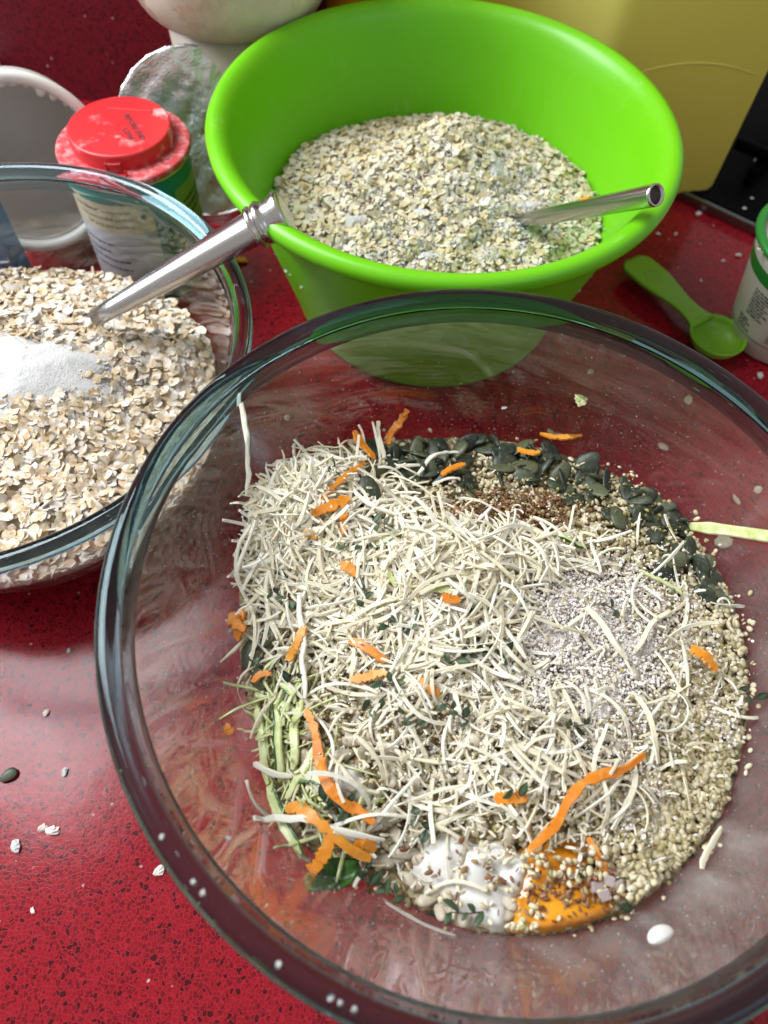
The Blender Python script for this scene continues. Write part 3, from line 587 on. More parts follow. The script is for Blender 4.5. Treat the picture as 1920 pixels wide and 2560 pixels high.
# powders
lumps('powder_clumps', HF, [(1480, 1520, 85, 65, 4200), (1570, 1600, 95, 95, 4600), (1360, 1620, 105, 75, 3000), (1500, 1750, 105, 85, 3400), (1420, 1500, 70, 50, 900), (1560, 2000, 60, 80, 900), (1250, 1750, 170, 120, 2600), (1800, 1820, 25, 25, 200), (1050, 1700, 200, 200, 1500), (1300, 1430, 120, 40, 900)], POWP, 'pinkish white powder clumped on the right of the cheese heap', .00014, .0008, .0042)
for (px, py), sx, sy, lab in [((1500, 1530), .016, .011, 'upper right'), ((1580, 1620), .013, .010, 'right'), ((1390, 1600), .013, .008, 'central'), ((1500, 1760), .012, .009, 'lower'), ((1440, 1500), .010, .006, 'far')]:
    o = flour_patch('powder_patch', HF, (px, py), sx, sy, .0030, 'pinkish white powder lying on the %s part of the cheese heap' % lab, fine=.0007); o.data.materials.clear(); o.data.materials.append(POWF)
# --- yogurt, yolk
def soft_blob(name, heap, balls, mat, label, cat, n=46, pad=.006):
    C = [(heap.hit([(px, py)])[0][0], r, h) for px, py, r, h in balls]
    lo = np.min([c[:2]-r for c, r, h in C], 0)-pad; hi = np.max([c[:2]+r for c, r, h in C], 0)+pad
    X, Y = np.meshgrid(np.linspace(lo[0], hi[0], n), np.linspace(lo[1], hi[1], n)); Z = np.full(X.shape, -.004)
    for c, r, h in C:
        d2 = ((X-c[0])**2+(Y-c[1])**2)/(r*r); Z = np.maximum(Z, np.where(d2 < 1.6, h*np.sqrt(np.clip(1-d2, 0, 1))-np.clip(d2-1, 0, 1)*.004, -.004))
    Z = np.where(heap.inside(X.ravel(), Y.ravel(), .985).reshape(X.shape), Z, -.004)
    for _ in range(2): Z[1:-1, 1:-1] = (Z[1:-1, 1:-1]*2+Z[:-2, 1:-1]+Z[2:, 1:-1]+Z[1:-1, :-2]+Z[1:-1, 2:])/6
    hz_ = heap.h(X.ravel(), Y.ravel()).reshape(X.shape); V = np.c_[X.ravel(), Y.ravel(), (hz_+Z).ravel()]; F = []
    for j in range(n-1):
        for i in range(n-1):
            q = (j*n+i, j*n+i+1, (j+1)*n+i+1, (j+1)*n+i)
            if max(Z.ravel()[list(q)]) > -.0035: F.append(q)
    o = link(name, mesh(name, V, F), None, mat); tag(o, label, cat); return o
soft_blob('yogurt', HF, [(1110, 2150, .009, .005), (1180, 2185, .008, .0065), (1240, 2165, .007, .005), (1205, 2240, .0085, .005), (1268, 2205, .006, .007), (1160, 2250, .007, .0045), (1065, 2185, .005, .004), (1235, 2285, .005, .005), (1290, 2170, .0045, .006), (1120, 2205, .006, .0055)], YOG, 'glossy white dollop of yogurt beside the egg yolk', 'yogurt')
soft_blob('yogurt', HF, [(795, 1925, .0055, .006), (860, 1950, .006, .005), (900, 1985, .005, .004)], YOG, 'small white blob of yogurt beside the curved carrot strip', 'yogurt')
def topping(name, bases, mat, blobs, dz, smin, smax, label, cat):
    Q = blobs_hit(HF, blobs); Q[:, 2] += rng.uniform(*dz, len(Q)); m = len(Q)
    o = joined(name, bases, Q, frames(HF.normal(Q[:, 0], Q[:, 1]), rng.uniform(0, 6.28, m), .5), rng.uniform(smin, smax, m), mat); tag(o, label, cat, None, 'stuff')
topping('hemp_topping', HE, HEMP, [(1420, 2185, 80, 26, 80), (1585, 2225, 26, 45, 150), (1275, 2325, 30, 10, 22), (1340, 2280, 50, 20, 8), (1180, 2200, 70, 50, 14)], (.0055, .0092), .8, 1.1, 'cream hemp seeds strewn over the egg yolk and yogurt', 'seeds')
topping('spice_topping', FX, FLAX, [(1410, 2225, 75, 34, 150), (1180, 2190, 70, 50, 40)], (.0070, .0092), .3, .9, 'brown spice sprinkled over the egg yolk', 'spice')
def yolkm():
    s = NT('egg_yolk'); n = s.noise(90, 3); s.set(s.ramp(n.outputs[0], [(.3, (.60, .19, .004)), (.7, (.72, .31, .008))]), .10, sss=.25, sss_r=.004, coat=.4); return s.m
soft_blob('egg_yolk', HF, [(1400, 2272, .0185, .0075)], yolkm(), 'shiny orange egg yolk at the lower edge of the mixture', 'egg yolk', 50)
# --- strips laid along photo polylines
def on_heap(heap, pts, dz, n=10):
    pts = np.array(pts, float); t = np.linspace(0, 1, len(pts)); u = np.linspace(0, 1, n)
    if len(pts) > 2:             # smooth the bend
        k = np.polyfit(t, pts, 2); q = np.stack([np.polyval(k[:, i], u) for i in (0, 1)], 1)
    else: q = np.stack([np.interp(u, t, pts[:, i]) for i in (0, 1)], 1)
    P, ok = heap.hit(q)
    if not ok.all():
        d = ray(q); z = P[ok][:, 2].mean() if ok.any() else .07; zz = (z-H)/d[:, 2]; P = np.where(ok[:, None], P, CAM+d*zz[:, None])
    N = heap.normal(P[:, 0], P[:, 1]); P[:, 2] = np.convolve(np.r_[P[0, 2], P[:, 2], P[-1, 2]], [.25, .5, .25], 'valid')
    return P+N*np.interp(u, np.linspace(0, 1, len(dz)), dz)[:, None], N
def strip(name, pts, wd, th, mat, label, cat, dz=(.003, .004, .003), heap=None, group=None, n=22, jit=.10, roll=0.0, skin=None, taper=(.55, .5), crisp=False):
    heap = heap or HF; P, N = on_heap(heap, pts, dz, n)
    if roll:
        T = np.gradient(P, axis=0); S = np.cross(T, N); S /= np.linalg.norm(S, axis=1)[:, None]; N = N*math.cos(roll)+S*math.sin(roll)
    V, F = strip_path(P, wd, th, N, jit, rng, taper); c = V.mean(0); me = mesh(name, V-c, F, not crisp, np.zeros(len(V)), mat); o = link(name, me); o.location = c
    if not crisp: bv = o.modifiers.new('round', 'BEVEL'); bv.width = th*.22; bv.segments = 2;  bv.limit_method = 'ANGLE'
    tag(o, label, cat, group)
    if skin:                     # green skin left along one edge of a courgette strip
        T = np.gradient(P, axis=0); T /= np.linalg.norm(T, axis=1)[:, None]; S = np.cross(T, N); S /= np.linalg.norm(S, axis=1)[:, None]
        V, F = strip_path(P+S*wd*.44*skin+N*th*.12, wd*.26, th*1.02, N, .15, rng, taper); e = link('skin', mesh('skin', V-c, F, False, None, MATS['zs']), o); e['label'] = 'dark green skin along the edge'
    return o
CAR = 'carrot strip'; A = lambda *p: D(*p)
for pts, wd, lab, dz in [
    (A((868, 925), (850, 948), (833, 975)), .0042, 'amber carrot strip standing up behind the first pumpkin seeds', (.012, .006, .002)),
    (A((757, 968), (775, 990), (800, 1012)), .0042, 'thick carrot strip at the far left beside a cheese sliver', (.007, .006, .003)),
    (A((770, 1022), (735, 1052), (690, 1098)), .0026, 'long thin carrot strip running down through the cheese tuft', (.005, .0065, .006)),
    (A((680, 1115), (715, 1108), (748, 1098)), .0046, 'wide flat carrot strip below the thin one on the cheese', (.006, .007, .006)),
    (A((742, 1122), (745, 1142), (748, 1166)), .0034, 'short upright carrot strip near the flour-dusted pumpkin seed', (.004, .005, .004)),
    (A((670, 1160), (682, 1160), (696, 1166)), .0034, 'tiny carrot chip tucked in the left cheese shreds', (.006, .006, .005)),
    (A((748, 1224), (768, 1230), (788, 1246)), .0040, 'bright carrot chip in the middle of the left cheese', (.006, .007, .006)),
    (A((672, 1365), (655, 1395), (634, 1436)), .0040, 'carrot strip pointing down the left slope of cheese', (.006, .007, .006)),
    (A((503, 1332), (522, 1345), (546, 1362)), .0052, 'broad carrot chip leaning on the left glass', (.004, .005, .005)),
    (A((535, 1322), (532, 1350), (520, 1385)), .0046, 'dull orange carrot piece behind the chip on the left glass', (.003, .003, .002)),
    (A((765, 1382), (800, 1412), (850, 1438)), .0036, 'carrot strip half hidden under shreds at the cheese centre', (.006, .007, .005)),
    (A((772, 1478), (810, 1472), (852, 1476)), .0040, 'carrot strip lying level above the dark thyme leaves', (.006, .007, .006)),
    (A((1358, 1628), (1238, 1722), (1142, 1842)), .0036, 'longest carrot strip, lying diagonally across the lower right cheese', (.006, .0075, .006)),
    (A((1072, 1722), (1095, 1718), (1125, 1728)), .0050, 'short broad carrot chip left of the longest carrot strip', (.004, .005, .004)),
    (A((690, 1600), (728, 1702), (802, 1772)), .0046, 'long curved carrot strip beside the courgette heap', (.004, .0065, .005)),
    (A((635, 1758), (690, 1775), (792, 1832)), .0048, 'carrot strip crossing the lower courgette from the left', (.004, .0075, .005)),
    (A((722, 1785), (700, 1840), (664, 1900)), .0048, 'carrot strip hanging down over the lower left edge', (.006, .006, .004)),
    (A((1262, 1812), (1280, 1850), (1302, 1895)), .0028, 'thin carrot sliver above the egg yolk', (.004, .005, .004)),
    (A((1474, 1422), (1492, 1434), (1516, 1456)), .0046, 'small bright carrot chip on the right side of the cheese', (.006, .007, .006)),
    (A((1115, 992), (1132, 1008), (1158, 1008)), .0032, 'bent carrot piece among the far pumpkin seeds', (.006, .006, .006)),
    (A((1160, 962), (1200, 966), (1252, 958)), .0030, 'carrot strip lying along the far top of the pumpkin seeds', (.005, .005, .005)),
    (A((958, 1282), (972, 1296), (992, 1302)), .0034, 'small carrot end stuck on a courgette piece at the cheese peak', (.007, .007, .006)),
    (A((562, 1478), (580, 1464), (600, 1460)), .0026, 'small carrot curl at the left edge above the courgette', (.004, .004, .003)),
    (A((680, 1545), (685, 1580), (692, 1612)), .0034, 'upright carrot strip along a white cheese shred at the left', (.005, .005, .004)),
    (A((905, 1478), (925, 1490), (945, 1500)), .0034, 'faint carrot piece under the cheese right of the thyme', (.002, .003, .002)),
    (A((955, 1052), (975, 1040), (1002, 1028)), .0040, 'pale carrot curl in front of the pumpkin seeds', (.003, .004, .004)),
    (A((770, 1812), (782, 1800), (800, 1822)), .0040, 'short carrot end right of the crossed carrot strips', (.003, .004, .003))]:
    strip('carrot_strip', pts, wd, .0008, CARR, lab, CAR, tuple(d+.0026 for d in dz), jit=.17, crisp=True)
ZF = MATS['zf']
for pts, wd, lab, dz, sk in [
    (A((560, 1500), (600, 1520), (650, 1545)), .0050, 'courgette strip at the top of the pale green heap', (.003, .004, .004), 0),
    (A((565, 1530), (582, 1600), (590, 1700)), .0062, 'long pale courgette strip running down the left edge', (.004, .005, .004), 0),
    (A((610, 1540), (625, 1610), (620, 1690)), .0056, 'courgette strip with dark skin in the middle of the green heap', (.005, .007, .005), 1),
    (A((660, 1520), (650, 1580), (645, 1660)), .0060, 'broad pale courgette strip on the right of the green heap', (.004, .006, .005), 0),
    (A((690, 1600), (660, 1680), (630, 1730)), .0056, 'courgette strip sloping to the left under the curved carrot', (.004, .005, .004), 0),
    (A((590, 1700), (610, 1770), (650, 1850)), .0068, 'wide courgette strip with dark green edge above the lower left rim', (.003, .005, .003), -1),
    (A((640, 1690), (690, 1690), (740, 1720)), .0056, 'courgette curl with dark skin behind the crossed carrots', (.003, .005, .003), 1),
    (A((650, 1740), (690, 1770), (720, 1830)), .0060, 'pale courgette strip under the crossed carrots', (.002, .003, .002), 0),
    (A((640, 1830), (650, 1860), (680, 1890)), .0054, 'frayed courgette end at the lower left tip of the mixture', (.002, .003, .001), 0),
    (A((760, 1790), (800, 1750), (830, 1690)), .0050, 'courgette strip with dark skin right of the curved carrot', (.001, .002, .001), 1),
    (A((620, 1480), (640, 1500), (645, 1530)), .0040, 'small bright courgette chip with skin near the left carrot curl', (.006, .006, .005), 1),
    (A((820, 1188), (840, 1180), (862, 1170)), .0072, 'stubby courgette piece with dark skin above the cheese peak', (.006, .006, .006), 1),
    (A((690, 1165), (705, 1178), (718, 1190)), .0054, 'small yellow green courgette crumb beside a carrot chip', (.005, .006, .005), 0),
    (A((1195, 1178), (1215, 1185), (1250, 1198)), .0034, 'courgette sliver with green tip on the ridge of cheese', (.006, .007, .006), 1),
    (A((930, 1272), (960, 1274), (996, 1288)), .0060, 'lumpy courgette piece at the cheese peak', (.006, .006, .006), -1),
    (A((848, 1242), (858, 1252), (862, 1268)), .0040, 'tiny yellow courgette crumb on the middle cheese', (.006, .006, .005), 0),
    (A((1370, 1245), (1420, 1268), (1462, 1296)), .0026, 'thin pale courgette strip among the hemp seeds', (.005, .006, .005), 0),
    (A((1085, 1722), (1092, 1745), (1098, 1768)), .0040, 'small courgette sliver below the broad carrot chip', (.003, .004, .003), 1)]:
    strip('courgette_strip', pts, wd*.62, .0013, ZF, lab, 'courgette', dz, skin=sk, jit=.10)
SHZ = [shred(300+i) for i in range(8)]
Q = blobs_hit(HF, [(690, 1830, 32, 60, 40), (665, 1930, 35, 70, 46), (740, 1990, 60, 60, 46), (740, 2100, 50, 40, 34), (720, 1760, 40, 30, 22)], .95); Q[:, 2] += rng.uniform(.001, .0045, len(Q)); m = len(Q)
singles('courgette_strip', base_meshes('courgette_strip', SHZ, MATS['zf'], True), Q, frames(HF.normal(Q[:, 0], Q[:, 1]), rng.uniform(0, 6.28, m), .25), rng.uniform(.8, 1.2, m), '@thin pale courgette shred', 'courgette', 'thin courgette shreds at the left')
# --- cheese: shreds below as one mass, the top layer shred by shred
cz = [(745, 1310, 75, 110, 460), (830, 1210, 105, 50, 200), (700, 1260, 45, 80, 120), (980, 1450, 165, 105, 820), (900, 1580, 130, 120, 220), (1240, 1400, 160, 50, 330), (1130, 1350, 110, 50, 90), (1180, 1790, 210, 140, 190), (1300, 1650, 200, 120, 130), (1620, 1650, 130, 150, 70), (1130, 2040, 220, 80, 70), (1080, 1210, 220, 50, 22), (1000, 2250, 130, 50, 28), (780, 1480, 100, 90, 100), (1450, 1900, 110, 90, 40)]
Q = blobs_hit(HF, cz, .96); pq = proj(Q); u_ = rng.random(len(Q))
kx, ky = pq[:, 0], pq[:, 1]; drop = ((kx > 1050) & (ky < 1325) & (u_ < .86)) | ((kx > 1500) & (ky < 1480) & (u_ < .8)) | ((kx > 1290) & (kx < 1660) & (ky > 1450) & (ky < 1720) & (u_ < .72)) | ((kx > 1740) & (u_ < .6)) | ((kx > 900) & (ky < 1190) & (u_ < .8)) | ((kx < 800) & (ky > 1760) & (u_ < .8)) | ((ky > 2080) & (u_ < .5))
Q = Q[~drop]
flow = lambda Q: 1.6*np.sin(52*Q[:, 0]+31*Q[:, 1]+.6)+1.3*np.sin(-37*Q[:, 0]+58*Q[:, 1]+2)+rng.normal(0, .55, len(Q))     # shreds lie in locks
lay_ = rng.random(len(Q)); Q[:, 2] += lay_*.006; m = len(Q); N = HF.normal(Q[:, 0], Q[:, 1])
top = np.argsort(-lay_)[:300]; low = np.argsort(-lay_)[300:]
o = joined('grated_cheese', SH+SHC[:4], Q[low], frames(N[low], flow(Q[low]), .24), rng.uniform(.85, 1.2, len(low)), CHEESE, False); tag(o, 'lower shreds of ivory grated cheese heaped in the front bowl', 'cheese', None, 'stuff')
Qs = Q[top]; Qs[:, 2] += .001
singles('cheese_shred', base_meshes('cheese_shred', SH, CHEESE, False), Qs, frames(N[top], flow(Q[top]), .22), rng.uniform(.85, 1.15, len(top)), '@ivory cheese shred', 'cheese shred', 'cheese shreds on top of the mixture')
Q = blobs_hit(HF, [(1000, 1450, 260, 180, 500), (1250, 1800, 260, 180, 900), (780, 1300, 100, 120, 200), (1600, 1650, 150, 180, 260), (1100, 2060, 250, 120, 320)], .96); Q[:, 2] += rng.uniform(.001, .006, len(Q)); m = len(Q)
o = joined('cheese_crumbs', SHC, Q, frames(HF.normal(Q[:, 0], Q[:, 1]), rng.uniform(0, 6.28, m), .5), rng.uniform(.35, 1.05, m), CHEESE, False); tag(o, 'short curled crumbs of ivory cheese between the shreds', 'cheese', None, 'stuff')
for pts, wd, lab, dz in [
    (A((517, 942), (540, 1010), (553, 1085)), .0026, 'long ivory cheese shred standing clear above the left tuft', (.030, .016, .008)),
    (A((548, 1790), (680, 1785), (820, 1797)), .0026, 'long pale cheese shred lying across the crossed carrots', (.006, .010, .006)),
    (A((805, 945), (815, 980), (826, 1018)), .0024, 'white cheese shred standing beside the first pumpkin seeds', (.012, .007, .004)),
    (A((560, 1140), (525, 1210), (540, 1290)), .0022, 'curved cheese shred bowing out over the left glass', (.008, .008, .004)),
    (A((580, 1130), (535, 1230), (560, 1320)), .0020, 'second curved cheese shred hanging down the left tuft', (.009, .009, .004)),
    (A((600, 1230), (590, 1300), (615, 1390)), .0022, 'long cheese shred falling from the left tuft to the carrots', (.008, .007, .006)),
    (A((540, 1700), (560, 1760), (600, 1785)), .0026, 'bent white cheese shred hooked over the courgette heap', (.007, .008, .004)),
    (A((570, 1660), (600, 1660), (650, 1680)), .0026, 'white cheese shred lying on the courgette strips', (.008, .009, .006)),
    (A((665, 1290), (668, 1400), (672, 1520)), .0026, 'straight cheese shred running down to the courgette', (.008, .009, .006)),
    (A((820, 1965), (900, 2000), (985, 2030)), .0028, 'cheese shred along the bottom edge of the mixture', (.003, .004, .002)),
    (A((990, 1000), (930, 1010), (900, 1045)), .0024, 'white cheese shred bent over the far pumpkin seeds', (.006, .007, .005)),
    (A((1430, 1330), (1390, 1370), (1355, 1420)), .0022, 'cheese shred beside the pale courgette strip', (.006, .007, .006)),
    (A((1255, 1320), (1300, 1380), (1340, 1440)), .0026, 'cheese shred lying diagonally across the white powder', (.006, .007, .006)),
    (A((1500, 1880), (1510, 1840), (1540, 1790)), .0024, 'cheese shred near the lower right glass', (.006, .007, .006))]:
    strip('cheese_shred', pts, wd, .0008, CHEESE, lab, 'cheese shred', dz, n=14, jit=.10, roll=.3, taper=(.8, .5))
# --- thyme
def leaf_mesh(L, W):
    V = []; n = 5
    for i in range(n+1):
        t = i/n; x = L*t; wv = W*math.sin(math.pi*min(1, t*.97+.02))**.8/2; z = .12*L*math.sin(t*2.4)
        for k, (sy, dz) in enumerate(((-1, .22), (0, 0), (1, .22))): V.append((x, sy*wv, z+dz*wv))
    nv = len(V); V += [(a, b, c-.00022) for a, b, c in V]; F = []
    for i in range(n):
        for k in (0, 1):
            q = (i*3+k, i*3+3+k, i*3+4+k, i*3+1+k); F.append(q[::-1]); F.append(tuple(v+nv for v in q))
        for k in (0, 2): a, b = i*3+k, i*3+3+k; F.append((a, b, b+nv, a+nv))
    return mesh('leaf', V, F, True, np.zeros(len(V)), THYM)
LEAFS = [leaf_mesh(.0048, .0026), leaf_mesh(.0038, .0020), leaf_mesh(.0058, .0028)]
ty = A((628, 1088), (720, 1045), (805, 1150), (655, 1300), (800, 1320), (845, 1335), (885, 1380), (965, 1440), (1025, 1405), (870, 1490), (835, 1505), (800, 1545), (915, 1545), (1015, 1560), (1210, 1570), (580, 1420), (720, 1740), (750, 1735), (900, 1750), (1125, 1735), (850, 1880), (885, 1945), (790, 1925), (1040, 1970), (1270, 1920), (1250, 1900), (1350, 1965), (1000, 1060), (820, 1190), (1318, 1335), (640, 1480), (1580, 1500))
stem_me = None
for i, p in enumerate(ty):
    q, ok = HF.hit([p])
    if not ok[0]: continue
    q = q[0]; Nn = HF.normal(q[None, 0], q[None, 1])[0]; o = root('thyme_sprig', label=place_label('dark green thyme sprig', q), cat='thyme sprig', group='thyme sprigs in the front bowl')
    Fm = frames(Nn[None], rng.uniform(0, 6.28, 1), .25)[0]; o.matrix_world = Matrix.Translation(Vector(q+Nn*.0062)) @ Matrix([list(r) for r in Fm]).to_4x4()
    k = (2, 3, 4, 5, 3)[i % 5]; L = .0022*k
    V, F = sweep([(0, 0, 0), (L*.5, .0006, .0006), (L, 0, .0002), (L+.002, .0005, -.0006)], [.00032, .0003, .00026, .0002], 5); link('stem', mesh('stem', V, F), o, STEM)
    for j in range(k):
        lf = link('leaf', LEAFS[(i+j) % 3], o); lf.location = (L*j/max(1, k-1), 0, .0004); sgn = -1 if j % 2 else 1
        lf.rotation_euler = (rng.normal(0, .4), -rng.uniform(.05, .5), sgn*rng.uniform(.5, 1.3)); s_ = rng.uniform(.85, 1.2); lf.scale = (s_,)*3
# dark leaf at the lower left
q = HF.hit(A((715, 1900)))[0][0]; n = 9; V = []; F = []; g = np.random.default_rng(5)
for i in range(n):
    for k in range(6):
        t = i/(n-1); ww = .0052*math.sin(math.pi*(.12+.8*t))**.7; V.append((-.011+.022*t, (k/2.5-1)*ww, .0018*math.sin(5*t+k)+.0022*abs(k-2.5)*.5+g.normal(0, .0003)))
for i in range(n-1):
    for k in range(5): F.append((i*6+k, i*6+6+k, i*6+7+k, i*6+1+k))
o = link('green_leaf', mesh('green_leaf', V, F, True, None, MATS['zs'])); o.modifiers.new('thick', 'SOLIDIFY').thickness = .0007; o.location = q+[0, 0, .003]; o.rotation_euler = (-.2, .1, R(28)); tag(o, 'crumpled dark green leaf at the lower left tip of the mixture', 'leaf')
# salt crystals
for p, lab in zip(A((1275, 1920), (1300, 1905), (1290, 1935), (1320, 1915)), ('pinkish salt crystal on the yolk, the leftmost', 'pinkish salt crystal on the yolk, the one farthest back', 'pinkish salt crystal on the yolk, the lowest', 'pinkish salt crystal on the yolk, the rightmost')):
    q = HF.hit([p])[0][0]; o = box('salt_crystal', (-.0021, -.0018, -.0014), (.0021, .0018, .0014), simple('salt', (.50, .40, .38), .25, trans=.35), None, .0004); o.location = q+[0, 0, .0078]; o.rotation_euler = tuple(rng.uniform(-.5, .5, 3)); tag(o, lab, 'salt crystal')
# ------------------------------------------------------------------ dust and bits on the glass
def wall_hit(p, c, rin, zmin=.03, zmax=.125):
    d = ray(p)[0]; prev = None
    for t in np.linspace(.15, .7, 2200):
        q = CAM+d*t; r = math.hypot(q[0]-c[0], q[1]-c[1])
        if q[2] < zmax and prev is not None and prev[1] < 0 and r-rin(q[2]) >= 0: return q
        prev = (q, r-rin(q[2])) if q[2] < zmax+.02 else None
    return None
def dust(name, c, rin, n, a0, a1, z0, z1, s0, s1, label):
    a = rng.uniform(R(a0), R(a1), n); z = z0+(z1-z0)*rng.random(n)**1.4; r = rin(z)-.0004; P = np.c_[c[0]+r*np.cos(a), c[1]+r*np.sin(a), z]
    N = np.c_[-np.cos(a), -np.sin(a), np.full(n, .6)]; s = s0+(s1-s0)*rng.random(n)**4
    o = joined(name, TET, P, frames(N, rng.uniform(0, 6.28, n), .3), s, POWD, False); tag(o, label, 'flour dust', None, 'stuff')
dust('flour_dust', cF, rinF, 5200, -180, 180, .066, .122, .00007, .00034, 'fine white flour specks clinging to the inside of the front bowl')
dust('flour_dust', cL, rinL, 1800, -180, 180, .052, .094, .00007, .0003, 'fine white flour specks clinging to the inside of the left bowl')
def chip(name, q, size, mat, label, cat, group=None, flat=.5, seed=0, asp=1.0, rz=None):
    V, F = lump(seed, 9, 6, .45) if mat is not YOG else ellip(14, 9, lambda p, q: (-math.cos(p), math.sin(p)*math.cos(q), math.sin(p)*math.sin(q))); V = V*np.array([size*asp, size, size*flat]); o = link(name, mesh(name, V, F, mat is YOG, np.zeros(len(V)), mat)); o.location = q; o.rotation_euler = (rng.normal(0, .15), rng.normal(0, .15), rng.uniform(0, 6.28) if rz is None else rz); tag(o, label, cat, group); return o
for p, size, mat, lab, cat, asp in [
    (A((1342, 738))[0], .0028, ZF, 'yellow green courgette crumb stuck high on the far glass', 'courgette crumb', 1.0),
    (A((1254, 863))[0], .0032, ZF, 'pale courgette crumb stuck lower on the far glass', 'courgette crumb', 1.1),
    (A((664, 745))[0], .0014, POWD, 'small white crumb on the far glass near the left rim', 'crumb', 1.0),
    (A((1090, 880))[0], .0012, POWD, 'white crumb on the far glass below the green bowl', 'crumb', 1.2),
    (A((1428, 2022))[0], .0032, YOG, 'smooth white drop on the near glass right of the yolk', 'yogurt drop', 1.5),
    (A((491, 1812))[0], .0012, POWD, 'white crumb on the glass left of the crossed carrots', 'crumb', 1.3),
    (A((490, 1577))[0], .0026, CARR, 'orange carrot crumb stuck alone on the left glass', 'carrot crumb', .8),
    (A((1448, 776))[0], .0034, CARR, 'orange carrot flake stuck on the far right glass', 'carrot crumb', 1.6)]:
    q = wall_hit(p, cF, rinF)
    if q is not None: chip({'yogurt drop': 'yogurt_drop', 'crumb': 'crumb'}.get(cat, cat.replace(' ', '_')), q, size, mat, lab, cat, None, .35 if cat != 'yogurt drop' else .6, int(p[0]) % 40, asp, .4)
q0, q1 = wall_hit((1722, 1310), cF, rinF), wall_hit((1915, 1335), cF, rinF)
if q0 is not None and q1 is not None:
    e = (q1-q0); pts = [q0+e*t for t in np.linspace(0, 1.25, 9)]; pts = [np.r_[cF+(p[:2]-cF)/np.linalg.norm(p[:2]-cF)*(rinF(p[2])-.0022), p[2]] for p in pts]
    inw = np.array([np.r_[(cF-p[:2])/np.linalg.norm(cF-p[:2]), .6] for p in pts]); V, F = strip_path(pts, .0056, .0022, inw, .06, rng, (.75, .8)); c = V.mean(0)
    o = link('courgette_strip', mesh('courgette_strip', V-c, F, False, None, ZF)); o.location = c; o.modifiers.new('round', 'BEVEL').width = .0005; tag(o, 'pale green courgette strip stuck on the right glass wall', 'courgette')
    V, F = strip_path(np.array(pts)-np.array([0, 0, .0020]), .0013, .0023, inw, .1, rng, (.75, .5)); e = link('skin', mesh('skin', V-c, F, False, None, MATS['zs']), o)
# bits along the dark-tinted rim of the front bowl
for j, (px, py) in enumerate([(726, 2358), (817, 2522), (842, 2530), (508, 2230), (475, 2214), (875, 2552), (395, 2100)]):
    q = un((px, py), .134); v = q[:2]-cF; v = v/np.linalg.norm(v)*.1370; chip('crumb', (*(cF+v), .1336), .0009, POWD, 'tiny white speck on the near left rim of the front bowl', 'crumb', 'specks on the front bowl rim', .6, j)
# ------------------------------------------------------------------ crumbs on the worktop
for j, (px, py, s_, mt) in enumerate([(40, 2115, .0021, 0), (107, 2070, .0016, 1), (131, 2076, .0020, 1), (161, 1930, .0018, 0), (398, 2176, .0020, 1), (172, 1626, .0010, 0), (82, 2276, .0010, 1), (115, 1780, .0014, 1)]):
    chip('crumb', un((px, py), s_*.45), s_, (POWD, simple('crumb_pink', (.72, .60, .55), .6))[mt], 'pale crumb on the red worktop left of the front bowl', 'crumb', 'crumbs left of the front bowl', .6, j+10, 1.3)
for j, (px, py, s_) in enumerate([(1748, 534, .0019), (1645, 584, .0015), (1690, 585, .0012), (1845, 637, .0020), (1808, 652, .0012), (1900, 938, .0020), (1752, 700, .0010)]):
    chip('crumb', un((px, py), s_*.45), s_, POWD, 'white crumb on the red worktop round the green spoon', 'crumb', 'crumbs near the green spoon', .6, j+20, 1.2)
for j, (dx, dy, s_) in enumerate([(1278, 800, .002), (1205, 938, .0028), (1438, 965, .0028), (1490, 862, .0024), (1595, 1080, .0026), (1641, 1056, .0022), (1568, 1168, .0042), (1190, 930, .0018), (615, 900, .0018), (1330, 700, .0018)]):
    chip('crumb', un(D((dx, dy))[0], s_*.4), s_, simple('crumb_beige', (.55, .45, .34), .7), 'beige crumb on the worktop seen through the front glass', 'crumb', 'crumbs behind the front glass', .5, j+30, 1.25)
q = un((22, 1938), .0015); o = link('pumpkin_seed', PM[1]); o.scale = (.62, .62, .62); o.location = q; o.rotation_euler = (.1, 0, R(40)); tag(o, 'single dark pumpkin seed lying on the red worktop', 'pumpkin seed')
chip('carrot_crumb', un((602, 648), .002), .004, CARR, 'orange carrot crumb on the worktop between the left and green bowls', 'carrot crumb', None, .4, 50, 1.3)
# ------------------------------------------------------------------ steel handles
def tube_obj(name, A_, B_, prof, parent=None, mat=STEEL, seg=28, flat=1.0):
    A_, B_ = np.array(A_), np.array(B_); L = np.linalg.norm(B_-A_); P = np.array([(0, 0, t*L) for t, r in prof]); 
    V, F = lathe([(max(r, .00005), t*L) for t, r in prof], seg); V[:, 1] *= flat; o = link(name, mesh(name, V, F), parent, mat)
    d = Vector(B_-A_).normalized(); o.matrix_world = Matrix.Translation(Vector(A_)) @ d.to_track_quat('Z', 'Y').to_matrix().to_4x4(); return o
Aw = un((575, 604), .1145); Bw = un((255, 785), .078); dv = Aw-Bw; tip = Bw-dv*.06; knob = Bw+dv*1.40
hr = root('steel_utensil', label='polished steel handle with ringed end leaning from the oats over the left bowl', cat='utensil')
tube_obj('shaft', tip, knob, [(0, 0.00012), (0, 0.00519), (.12, 0.00566), (.35, 0.00708), (.6, 0.00850), (.8, 0.00944), (.845, 0.00968)], hr, flat=.82)
tube_obj('end_cap', tip, knob, [(.842, 0.00850), (.845, 0.01015), (.856, 0.01062), (.866, 0.01015), (.869, 0.00944), (.876, 0.00944), (.880, 0.01038), (.895, 0.01086), (.905, 0.01027), (.909, 0.00956), (.93, 0.00897), (.955, 0.00944), (.978, 0.01062), (.992, 0.01062), (.999, 0.00920), (1.0, 0.00649), (1.0, 0.00012)], hr)
